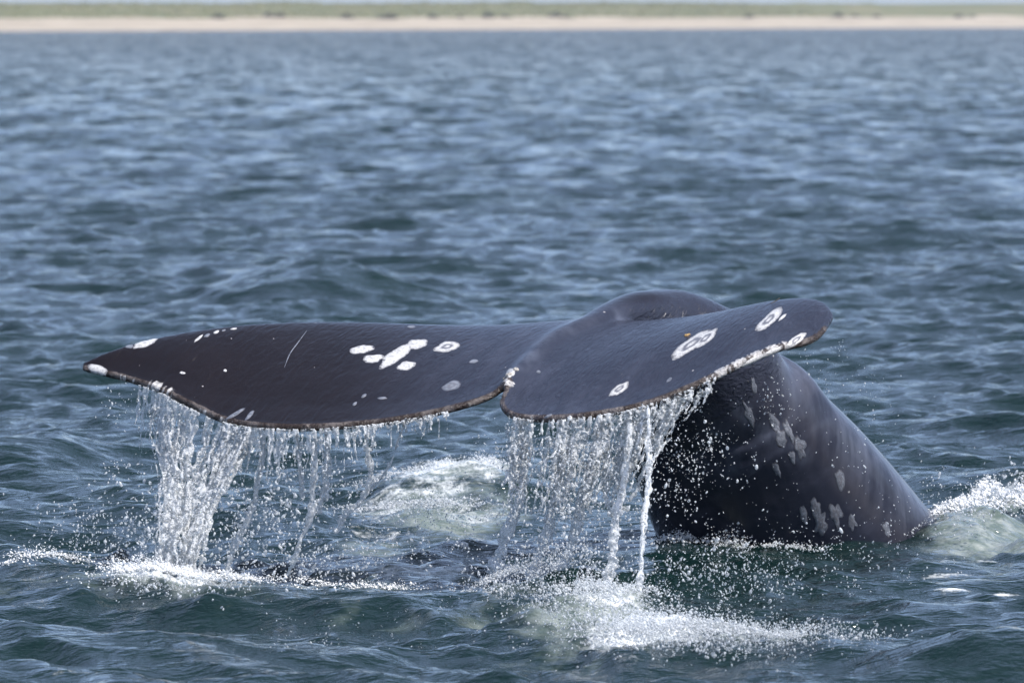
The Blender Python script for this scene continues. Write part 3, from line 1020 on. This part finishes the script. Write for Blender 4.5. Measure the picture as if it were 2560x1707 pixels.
class Fluid:
    """gathers closed tubes and blobs, then fuses them into one watery skin"""
    def __init__(self): self.V, self.F3, self.n = [], [], 0
    def tube(self, path, rad, sides=6):
        path = np.asarray(path, float); rad = np.asarray(rad, float); n = len(path)
        t = np.gradient(path, axis=0); t /= np.linalg.norm(t, axis=1)[:, None] + 1e-9
        ref = np.where(np.abs(t[:, 1:2]) < 0.9, np.array([[0, 1.0, 0]]), np.array([[1.0, 0, 0]]))
        a = np.cross(t, ref); a /= np.linalg.norm(a, axis=1)[:, None] + 1e-9
        b = np.cross(t, a)
        ang = np.linspace(0, 2 * math.pi, sides, endpoint=False)
        ring = path[:, None, :] + rad[:, None, None] * (np.cos(ang)[None, :, None] * a[:, None, :] + np.sin(ang)[None, :, None] * b[:, None, :])
        V = np.vstack([ring.reshape(-1, 3), path[:1] - t[:1] * rad[0], path[-1:] + t[-1:] * rad[-1]])
        i = np.arange(n - 1)[:, None] * sides; j = np.arange(sides)[None, :]; j2 = (j + 1) % sides
        q = np.stack([(i + j).ravel(), (i + j2).ravel(), (i + sides + j2).ravel(), (i + sides + j).ravel()], 1)
        F = np.vstack([q[:, [0, 1, 2]], q[:, [0, 2, 3]]])
        jj = np.arange(sides); j3 = (jj + 1) % sides; top, end = n * sides, n * sides + 1
        F = np.vstack([F, np.stack([j3, jj, np.full(sides, top)], 1), np.stack([(n - 1) * sides + jj, (n - 1) * sides + j3, np.full(sides, end)], 1)])
        self.V.append(V); self.F3.append(F + self.n); self.n += len(V)
    def ball(self, c, r):
        V = ICO_V * np.asarray(r) + np.asarray(c)
        self.V.append(V); self.F3.append(ICO_F + self.n); self.n += len(V)
    def build(self, name, mat, voxel, smooth=1):
        me = mesh_np(name, np.vstack(self.V), np.vstack(self.F3), mat)
        o = link(name, me)
        if voxel:
            r = o.modifiers.new("r", 'REMESH'); r.mode = 'VOXEL'; r.voxel_size = voxel; r.use_smooth_shade = True
            if smooth:
                s = o.modifiers.new("s", 'SMOOTH'); s.factor = 0.5; s.iterations = smooth
            me = apply_mods(o); me.name = name
            me.materials.clear(); me.materials.append(mat)
        print(name, len(o.data.polygons))
        return o

def ico(sub):
    bm = bmesh.new(); bmesh.ops.create_icosphere(bm, subdivisions=sub, radius=1.0)
    V = np.array([tuple(v.co) for v in bm.verts]); F = np.array([[v.index for v in f.verts] for f in bm.faces]); bm.free()
    return V, F
ICO_V, ICO_F = ico(2)
ICO1_V, ICO1_F = ico(1)
OCT_V = np.array([(1, 0, 0), (-1, 0, 0), (0, 1, 0), (0, -1, 0), (0, 0, 1), (0, 0, -1)], float)
OCT_F = np.array([(0, 2, 4), (2, 1, 4), (1, 3, 4), (3, 0, 4), (2, 0, 5), (1, 2, 5), (3, 1, 5), (0, 3, 5)])

def wiggly(pts, n, amp, seed, freq=9.0):
    p = catmull(pts, n)
    s = np.concatenate([[0], np.cumsum(np.linalg.norm(np.diff(p, axis=0), axis=1))])
    for i in range(n):
        f = min(1.0, i / (0.25 * n))
        q = mnoise.noise_vector(Vector((seed * 7.3, s[i] * freq, 0.0)))
        q2 = mnoise.noise_vector(Vector((seed * 3.1, s[i] * freq * 3, 5.0)))
        p[i] += (np.array(q) + 0.5 * np.array(q2)) * amp * f
    return p, s

def beads(s, r, seed, freq=28.0, depth=0.75, taper=0.0):
    out = np.empty(len(s))
    for i, x in enumerate(s):
        b = mnoise.noise(Vector((x * freq, seed * 5.7, 1.0))) + 0.5 * mnoise.noise(Vector((x * freq * 2.3, seed * 2.2, 9.0)))
        out[i] = r * max(0.22, 1 + depth * 1.4 * b) * (1 - taper * i / len(s))
    return out

def build_cascade():
    fl = Fluid()
    for i in range(118):
        q = rng.random()
        f = min(1.0, rng.normal(0.95, 0.05)) if q < 0.24 else (abs(rng.normal(0.06, 0.05)) if q < 0.40 else rng.random())
        u0 = 388 + 235 * f
        e = edge_l(u0) - Vector((0, 0, 0.006))
        uf = 400 + 55 * f + rng.normal(0, 10); vf = 1468 + rng.normal(0, 7)
        Ye = e.y + rng.normal(0, 0.02); Yf = 22.22 + rng.normal(0, 0.03)
        u0p, v0p = to_px(e)
        um = u0p * 0.50 + uf * 0.50 + (18 - 30 * f) + rng.normal(0, 9); vm = v0p * 0.52 + vf * 0.48
        us = u0p * 0.82 + uf * 0.18 - 4 + rng.normal(0, 6); vs = v0p * 0.8 + vf * 0.2
        pts = [tuple(e), tuple(P(us, vs, Ye - 0.03)), tuple(P(um, vm, Ye * 0.5 + Yf * 0.5)), tuple(P(um * 0.42 + uf * 0.58, vm * 0.45 + vf * 0.55, Yf)), tuple(P(uf, vf, Yf))]
        end = 70 if (q < 0.40 or rng.random() < 0.42) else int(14 + 46 * rng.random())
        p, s = wiggly(pts, 70, 0.013 if q < 0.40 else 0.024, i, 9.0)
        r = beads(s, 0.0028 + 0.0042 * rng.random() ** 2, i, 24.0, 0.8)
        r *= 1 + 0.5 * np.linspace(0, 1, 70) ** 2
        fl.tube(p[:end], r[:end])
        for q in rng.integers(2, end, 16):
            fl.ball(p[q] + rng.normal(0, 0.008, 3), 0.0022 + 0.0032 * rng.random() ** 2)
    for i in range(26):    # left stragglers falling straight
        u0 = 345 + 80 * rng.random()
        e = edge_l(u0); u, v = to_px(e); L = 40 + 220 * rng.random() ** 2
        p, s = wiggly([tuple(e), tuple(P(u - 2, v + L * .5, e.y)), tuple(P(u + rng.normal(0, 8), v + L, e.y - .03))], 30, 0.012, 200 + i, 12)
        fl.tube(p, beads(s, 0.0034, 300 + i, 45, 1.0, 0.4))
    o = fl.build("water_cascade", M_FALL, 0.0037, 1)
    tag(o, "broad sheet of water pouring off the left fluke into the sea", "falling water")
build_cascade()

def build_fringe():
    """short ragged drip curtain under the middle of the left fluke's trailing edge"""
    fl = Fluid()
    for i in range(330):
        u0 = 560 + 560 * rng.random() ** 1.5
        e = edge_l(u0); u, v = to_px(e)
        if u0 < 720: L = 30 + 130 * rng.random() ** 1.4
        elif u0 < 940: L = 20 + 110 * rng.random() ** 1.9
        else: L = 8 + 50 * rng.random() ** 3
        lean = -0.18 * L * max(0.0, (760 - u0) / 200) + rng.normal(0, 5)
        p, s = wiggly([tuple(e), tuple(P(u + lean * .4, v + L * .5, e.y)), tuple(P(u + lean, v + L, e.y - .02))], 26, 0.009, 500 + i, 14)
        fl.tube(p, beads(s, 0.0023 + 0.0018 * rng.random(), 500 + i, 50, 1.0, 0.5))
    o = fl.build("water_fringe", M_FALL, 0.0030, 1)
    tag(o, "short ragged fringe of drips hanging below the left fluke", "falling water")
build_fringe()

def build_curtain():
    fl = Fluid()
    for i in range(280):
        u0 = 1272 + 520 * rng.random() ** 1.12
        if rng.random() < 0.62:
            u0 = rng.choice([1296, 1318, 1405, 1428, 1446, 1500, 1516, 1572, 1590, 1622, 1660, 1700]) + rng.normal(0, 7)
        e = edge_r(u0); u, v = to_px(e)
        f = (u0 - 1272) / 520
        Lmax = 235 if f < 0.72 else 235 * (1 - (f - 0.72) / 0.28) + 40
        L = Lmax * (0.30 + 0.85 * rng.random() ** 0.6)
        lean = -(0.10 + 0.36 * f ** 1.3) * L + rng.normal(0, 7)
        Y0 = e.y + rng.normal(0, 0.015)
        p, s = wiggly([tuple(e), tuple(P(u + lean * .3, v + L * .4, Y0)), tuple(P(u + lean, v + L, Y0 - 0.06))], 46, 0.016, 900 + i, 12)
        fl.tube(p, beads(s, 0.0023 + 0.0024 * rng.random() ** 2, 900 + i, 40, 1.0, 0.25))
        for q in rng.integers(2, 46, 13):
            fl.ball(p[q] + rng.normal(0, 0.009, 3), 0.0021 + 0.0028 * rng.random() ** 2)
    o = fl.build("water_curtain", M_FALL, 0.0037, 1)
    tag(o, "wide sparkling curtain of water falling from the right fluke's trailing edge", "falling water")
build_curtain()

def strand(label, pts, r, seed, side, group, tail=2.0, n=90, copies=6):
    fl = Fluid()
    e = edge_l(pts[0][0]) if side == 'L' else edge_r(pts[0][0])
    w = G(*pts[-1])
    Y1 = min(w.y + 0.02, e.y + 0.15)
    path = []
    for i, (u, v) in enumerate(pts):
        f = i / (len(pts) - 1)
        path.append(tuple(P(u, v, e.y * (1 - f) + Y1 * f)))
    for c in range(copies):
        p, s = wiggly(path, n, 0.010 + 0.003 * c, seed + 31 * c, 6.0 + 1.5 * c)
        rr = beads(s, r * (1.25 if c == 0 else 0.75), seed + c, 20.0 + 8 * c, 0.8)
        rr *= 1 + (tail - 1) * np.linspace(0, 1, n)
        lo = 0 if c == 0 else int(n * 0.3 * rng.random()); hi = n if c == 0 else int(n * (0.55 + 0.45 * rng.random()))
        fl.tube(p[lo:hi], rr[lo:hi], 7)
    for c in range(int(n * 0.5)):
        i = rng.integers(int(n * 0.25), n)
        q = catmull(path, n)[i] + rng.normal(0, 0.018, 3)
        fl.ball(q, (0.0022 + 0.004 * rng.random() ** 2) * np.array([1, 1, 1.3]))
    o = fl.build("water_strand", M_ROPE, 0.0032, 1)
    tag(o, label, "water strand", group)

GR, GL = "strands of water falling from the right fluke", "strands of water falling from the left fluke"
strand("leftmost long strand of water below the right fluke, nearest the notch", [(1300, 1055), (1312, 1160), (1300, 1250), (1272, 1320), (1245, 1395), (1240, 1430)], 0.0088, 11, 'R', GR)
strand("second long strand below the right fluke counting from the notch", [(1425, 1045), (1405, 1150), (1385, 1260), (1360, 1350), (1335, 1440)], 0.0085, 12, 'R', GR)
strand("slanting middle strand below the right fluke breaking into clumps", [(1500, 1040), (1478, 1160), (1445, 1290), (1425, 1370), (1385, 1450)], 0.0085, 13, 'R', GR)
strand("thickest rope of water below the right fluke, ending in the white splash", [(1575, 1030), (1572, 1110), (1560, 1200), (1540, 1290), (1530, 1390), (1515, 1480)], 0.0064, 14, 'R', GR, 2.2)
strand("thin beaded strand just left of the black flank", [(1620, 1015), (1622, 1100), (1622, 1200), (1612, 1290), (1602, 1400), (1596, 1515)], 0.0040, 15, 'R', GR, 1.7)
strand("short forked strand between the thick rope and the middle strand", [(1520, 1038), (1518, 1150), (1512, 1230), (1530, 1290)], 0.0050, 16, 'R', GR, 1.2, 60)
strand("slanting strand below the left fluke right of the broad cascade", [(650, 1072), (655, 1130), (642, 1220), (630, 1270), (590, 1360), (560, 1440)], 0.0056, 21, 'L', GL, 1.4)
strand("beaded strand below the middle of the left fluke", [(788, 1076), (790, 1150), (782, 1240), (772, 1300), (735, 1400), (715, 1440)], 0.0056, 22, 'L', GL, 1.4)
strand("double strand under the widest part of the left fluke", [(815, 1076), (818, 1130), (812, 1210), (800, 1280)], 0.0060, 23, 'L', GL, 1.3, 60)
strand("short thin strand left of the double strand under the left fluke", [(742, 1077), (746, 1130), (750, 1190), (755, 1240)], 0.0046, 24, 'L', GL, 1.0, 50)
strand("forked strand under the right part of the left fluke, touching the foam", [(912, 1066), (918, 1130), (926, 1180), (915, 1230), (870, 1280), (835, 1330)], 0.0060, 25, 'L', GL, 1.2)
strand("thin slanting strand joining the forked strand from the right", [(1015, 1046), (1005, 1090), (985, 1140), (960, 1190), (928, 1225)], 0.0036, 26, 'L', GL, 1.2, 60, 1)
for j, (u, L) in enumerate([(975, 60), (1003, 40), (1040, 30), (1058, 45), (1072, 38), (1098, 62)]):
    e = edge_l(u); a, b = to_px(e)
    fl = Fluid()
    p, s = wiggly([tuple(e), tuple(P(a, b + L * .5, e.y)), tuple(P(a - 1, b + L, e.y))], 24, 0.003, 40 + j, 20)
    fl.tube(p, beads(s, 0.0020, 40 + j, 70, 1.0)); fl.ball(p[-1], (0.004, 0.004, 0.006))
    o = fl.build("water_drip", M_FALL, 0)
    tag(o, ("%s drip hanging from the left fluke's edge near the notch" % ("leftmost thin", "second thin", "third, shortest", "fourth thin", "fifth thin", "rightmost, longest")[j]), "water drip", "drips hanging near the notch")

# ------------------------------------------------------------------ splashes
def splash(label, key, n, rmed, seed, loft, group="splashes around the tail"):
    """beads and torn shreds thrown up off a patch of froth"""
    r = np.random.default_rng(seed); spots = SPLASHES[key]
    cs = [G(q[0], q[1]) for q in spots]
    rx = [q[2] / FPX * c.y for q, c in zip(spots, cs)]; ry = [q[3] * c.y ** 2 / (FPX * CAM_H) for q, c in zip(spots, cs)]
    m = n * 14
    pk = r.choice(len(spots), m, p=np.array([a * b for a, b in zip(rx, ry)]) / sum(a * b for a, b in zip(rx, ry)))
    X = np.array([cs[i].x for i in pk]) + r.normal(0, 0.75, m) * np.array(rx)[pk]
    Y = np.array([cs[i].y for i in pk]) + r.normal(0, 0.75, m) * np.array(ry)[pk]
    h = splash_prof(spots, X, Y); f = froth_noise(X, Y)
    w = (h / h.max()) ** 0.6 * np.clip(f - 0.36, 0, 1) ** 2.0
    sel = r.choice(m, n, replace=False, p=w / w.sum())
    X, Y, h, f = X[sel], Y[sel], h[sel], f[sel]
    base = sea(X, Y)[0] + h * 2.4 * np.maximum(f - 0.40, -0.1)
    lift = r.random(n) ** 2.4
    # spurts: lift is shared by neighbours
    sp = fnoise(X + 5, Y, 9.0, 2) ** 2 * 2.2
    bz = base + lift * loft * (h / h.max()) ** 0.5 * sp
    rad = np.clip(rmed * np.exp(r.normal(0, 0.55, n)) * (1.15 - 0.5 * lift), 0.0006, 0.007)
    sc = np.stack([rad * r.uniform(0.8, 1.6, n), rad, rad * r.uniform(0.8, 1.8, n)], 1)
    V = (np.stack([X, Y, bz], 1)[:, None, :] + OCT_V[None] * sc[:, None, :])
    V[:, :, 0] += OCT_V[None, :, 2] * (r.normal(0, 0.6, n) * rad)[:, None]
    F = (OCT_F[None] + (np.arange(n) * len(OCT_V))[:, None, None]).reshape(-1, 3)
    me = mesh_np("splash", V.reshape(-1, 3), F, M_SPLASH if key in ("right", "left") else M_BEAD)
    o = link("splash", me)
    print("splash", n)
    tag(o, label, "splash", group, "stuff" if key == "flank" else None)

splash("white splash where the broad cascade hits the sea on the left", "left", 7500, 0.0015, 1, 0.09)
splash("long low splash in front of the tail below the right fluke", "front", 15000, 0.0014, 2, 0.10)
splash("big white breaking splash right of the tail at the picture edge", "right", 12000, 0.0024, 3, 0.10)
splash("white churned crest on the mound behind the notch", "mound", 5000, 0.0016, 4, 0.06)
splash("small splash of spray where the black flank meets the sea", "flank", 1500, 0.0017, 5, 0.06)

# ------------------------------------------------------------------ spray
def drops_mesh(name, C, Rr, stretch, mat):
    big = Rr > 0.0058
    Vs, Fs, off = [], [], 0
    tiny = Rr < 0.0021
    for sel, IV, IF in ((big, ICO_V, ICO_F), (~big & ~tiny, ICO1_V, ICO1_F), (tiny, OCT_V, OCT_F)):
        c, r, st = C[sel], Rr[sel], stretch[sel]
        if not len(c): continue
        sc = np.stack([r * (1 - 0.25 * st), r * (1 - 0.25 * st), r * (1 + st)], 1)
        V = c[:, None, :] + IV[None] * sc[:, None, :]
        # tilt by shearing along the fall direction
        V[:, :, 0] += (IV[None, :, 2] * (rng.normal(0, 0.5, len(c)) * r)[:, None])
        F = (IF[None] + (np.arange(len(c)) * len(IV))[:, None, None] + off).reshape(-1, 3)
        V = V.reshape(-1, 3); off += len(V); Vs.append(V); Fs.append(F)
    me = mesh_np(name, np.vstack(Vs), np.vstack(Fs), mat)
    print(name, len(C), len(me.polygons))
    return link(name, me)

def spray(zones):
    C, Rr = [], []
    for (n, u, v, du, dv, slope, r0, rs, y0, y1, kind) in zones:
        a = rng.normal(0, 0.5, n) if kind == 'g' else rng.uniform(-1, 1, n)
        b = rng.normal(0, 0.5, n) if kind == 'g' else rng.uniform(-1, 1, n)
        # clump: pull half of the drops towards random seeds
        if n > 60:
            seeds = rng.integers(0, n, max(4, n // 14)); pick = rng.choice(seeds, n); m = rng.random(n) < 0.5
            a = np.where(m, a[pick] + rng.normal(0, 14 / du, n), a); b = np.where(m, b[pick] + rng.normal(0, 14 / dv, n), b)
        for i in range(n):
            uu, vv = u + a[i] * du, v + b[i] * dv + slope * a[i] * du
            Y = y0 + (y1 - y0) * rng.random()
            if vv < 1080 and uu < 2080:
                hh = BVH.ray_cast(Vector((0, 0, CAM_H)), ray(uu, vv))
                if hh[0] is not None and hh[0].z > 0.55 and hh[0].y < 23.35: continue
            g = G(uu, vv).y
            Y = min(Y, g - 0.15 - 0.5 * rng.random())
            C.append(tuple(P(uu, vv, Y))); Rr.append(r0 * math.exp(rng.normal(0, rs)))
    return np.array(C), np.clip(np.array(Rr), 0.0010, 0.0070)

ZONES = [
    (900, 560, 1300, 330, 150, 0, 0.0026, 0.45, 22.0, 22.8, 'u'),
    (700, 430, 1340, 140, 110, 0, 0.0030, 0.45, 22.0, 22.6, 'g'),
    (700, 640, 1300, 200, 120, -0.2, 0.0030, 0.45, 22.0, 22.8, 'g'),
    (450, 230, 1330, 210, 80, 0.1, 0.0024, 0.40, 21.9, 22.6, 'g'),
    (350, 800, 1180, 180, 90, 0, 0.0024, 0.45, 22.2, 22.7, 'g'),
    (120, 420, 1080, 70, 120, 0, 0.0022, 0.40, 22.3, 22.7, 'g'),
    (60, 290, 1010, 60, 60, 0, 0.0022, 0.40, 22.6, 22.9, 'g'),
    (700, 860, 1390, 300, 70, -0.1, 0.0024, 0.40, 21.8, 22.6, 'g'),
    (700, 460, 1455, 220, 22, 0, 0.0026, 0.40, 21.8, 22.1, 'g'),
    (900, 1060, 1290, 220, 90, -0.25, 0.0018, 0.35, 22.4, 23.6, 'g'),
    (1200, 1440, 1250, 210, 130, 0, 0.0027, 0.42, 21.8, 22.4, 'g'),
    (900, 1430, 1130, 200, 80, 0, 0.0024, 0.40, 22.0, 22.3, 'g'),
    (900, 1380, 1400, 190, 70, -0.1, 0.0026, 0.42, 21.5, 22.2, 'g'),
    (620, 1720, 1130, 170, 130, 0.25, 0.0019, 0.55, 21.8, 22.6, 'g'),
    (330, 1900, 1180, 330, 190, 0.2, 0.0018, 0.40, 21.6, 22.6, 'u'),
    (90, 1930, 1000, 90, 90, 0.4, 0.0021, 0.45, 22.2, 22.8, 'g'),
    (110, 2130, 960, 170, 110, 0.3, 0.0015, 0.40, 22.3, 23.2, 'g'),
    (1000, 1780, 1430, 300, 90, 0, 0.0020, 0.50, 21.2, 22.2, 'g'),
    (520, 1950, 1410, 320, 80, 0, 0.0019, 0.40, 21.2, 22.0, 'g'),
    (2600, 1600, 1570, 260, 50, 0.12, 0.0022, 0.40, 20.6, 21.6, 'g'),
    (2300, 1900, 1585, 280, 38, 0, 0.0020, 0.38, 20.6, 21.4, 'g'),
    (700, 1330, 1480, 170, 50, 0.2, 0.0022, 0.40, 21.0, 21.8, 'g'),
    (500, 2490, 1250, 130, 60, -0.5, 0.0028, 0.50, 23.5, 25.5, 'g'),
    (160, 2350, 1230, 160, 80, 0, 0.0020, 0.40, 22.8, 24.5, 'g'),
    (300, 1150, 1560, 500, 60, 0, 0.0015, 0.30, 20.2, 21.3, 'u'),
]
C, Rr = spray(ZONES)
st = np.abs(rng.normal(0, 0.35, len(C)))
o = drops_mesh("water_drops", C, Rr, st, M_DROP)
tag(o, "scattered drops and fine spray flying around the whale's tail", kind="stuff")

# clear lumps of water thrown up between the two falls
def lump_of_water(label, u, v, r, seed):
    c = G(u, v + 20); z = 0.05
    fl = Fluid(); rr = np.random.default_rng(seed)
    ctr = np.array([c.x, c.y, sea_z(c.x, c.y) + r * 0.6])
    for i in range(26):   # a dome of crossing water ropes
        a0, a1 = rr.random(2) * 6.28; e0 = rr.uniform(0.0, 1.2)
        pts = [ctr + r * np.array([math.cos(a0 + t * (a1 - 3)) * math.cos(e0 + t), 0.8 * math.sin(a0 + t * (a1 - 3)) * math.cos(e0 + t), math.sin(e0 + t * 0.8)]) for t in np.linspace(0, 1.6, 5)]
        p = catmull(pts, 22); fl.tube(p, np.full(22, r * 0.055) * (1 + .4 * rr.normal(0, .5, 22)).clip(.4, 1.7), 6)
    o = fl.build("water_bubble", M_FALL, 0.004, 1)
    tag(o, label, "water lump", "clear lumps of water below the notch")
lump_of_water("rounded clear lump of water tossed up below the notch", 1150, 1368, 0.045, 3)
lump_of_water("smaller flat lump of water left of the rounded one", 1050, 1392, 0.03, 4)

# ------------------------------------------------------------------ small things on the skin
def skin_point(u, v):
    h = BVH.ray_cast(Vector((0, 0, CAM_H)), ray(u, v))
    return h[0], (h[1] if h[1].dot(ray(u, v)) < 0 else -h[1])
M_BARN = mat_plain("barnacle_shell", (0.42, 0.40, 0.37), 0.6, (0.26, 0.22, 0.18), 60)
M_OCHRE = mat_plain("ochre_shell", (0.42, 0.27, 0.09), 0.5, (0.25, 0.15, 0.06), 80)
def barnacle(u, v, r, mat):
    p, n = skin_point(u, v)
    q = n.to_track_quat('Z', 'Y').to_matrix()
    V, F = [], []
    prof = [(1.0, -0.1), (0.92, 0.28), (0.66, 0.58), (0.42, 0.62), (0.30, 0.40), (0.0, 0.34)]
    for i, (a, h) in enumerate(prof):
        for j in range(14):
            t = 2 * math.pi * j / 14
            k = 1 + 0.12 * (j % 2) * (a > .5) + 0.1 * mnoise.noise(Vector((j, i, u)))
            V.append(p + q @ Vector((r * a * k * math.cos(t), r * a * k * math.sin(t), r * h)))
    for i in range(len(prof) - 1):
        for j in range(14):
            F.append((i * 14 + j, i * 14 + (j + 1) % 14, (i + 1) * 14 + (j + 1) % 14, (i + 1) * 14 + j))
    me = bpy.data.meshes.new("barnacle"); me.from_pydata(V, [], F); me.materials.append(mat)
    link("barnacle", me, WHALE)
barnacle(1272, 938, 0.014, M_BARN); barnacle(1262, 946, 0.010, M_BARN); barnacle(1290, 924, 0.011, M_BARN)
barnacle(1716, 839, 0.009, M_OCHRE); barnacle(1722, 836, 0.006, M_OCHRE)
def twig():
    fl = Fluid()
    a, n1 = skin_point(1928, 761); b, n2_ = skin_point(1940, 756); c, n3 = skin_point(1950, 753)
    p = catmull([a + n1 * .003, b + n2_ * .006, c + n3 * .011], 14)
    fl.tube(p, np.linspace(0.0012, 0.0030, 14), 6)
    o = fl.build("weed_scrap", mat_plain("dark_weed", (0.03, 0.025, 0.02), 0.6), 0)
    tag(o, "tiny dark scrap of weed lying on the right fluke near its upper edge", "seaweed")
twig()

# ------------------------------------------------------------------ sea air
def haze():
    k = N("sea_air")
    for nd in list(k.t.nodes):
        if nd != k.out: k.t.nodes.remove(nd)
    pv = k.n("ShaderNodeVolumePrincipled")
    pv.inputs["Color"].default_value = (0.86, 0.91, 1.0, 1)
    pv.inputs["Density"].default_value = HAZE
    k.t.links.new(pv.outputs[0], k.out.inputs["Volume"])
    R, z0, z1 = 9600.0, -4.2, 10.5
    V = [(x, y, z) for z in (z0, z1) for y in (-R, R) for x in (-R, R)]
    F = [(0, 2, 3, 1), (4, 5, 7, 6), (0, 1, 5, 4), (2, 6, 7, 3), (0, 4, 6, 2), (1, 3, 7, 5)]
    me = bpy.data.meshes.new("haze"); me.from_pydata(V, [], F); me.materials.append(k.m)
    tag(link("haze", me), "thin pale sea haze over the water", kind="stuff")
HAZE = 0.00010
haze()

print("TRIS", sum(len(o.data.loops) - 2 * len(o.data.polygons) for o in bpy.data.objects if o.type == "MESH"))
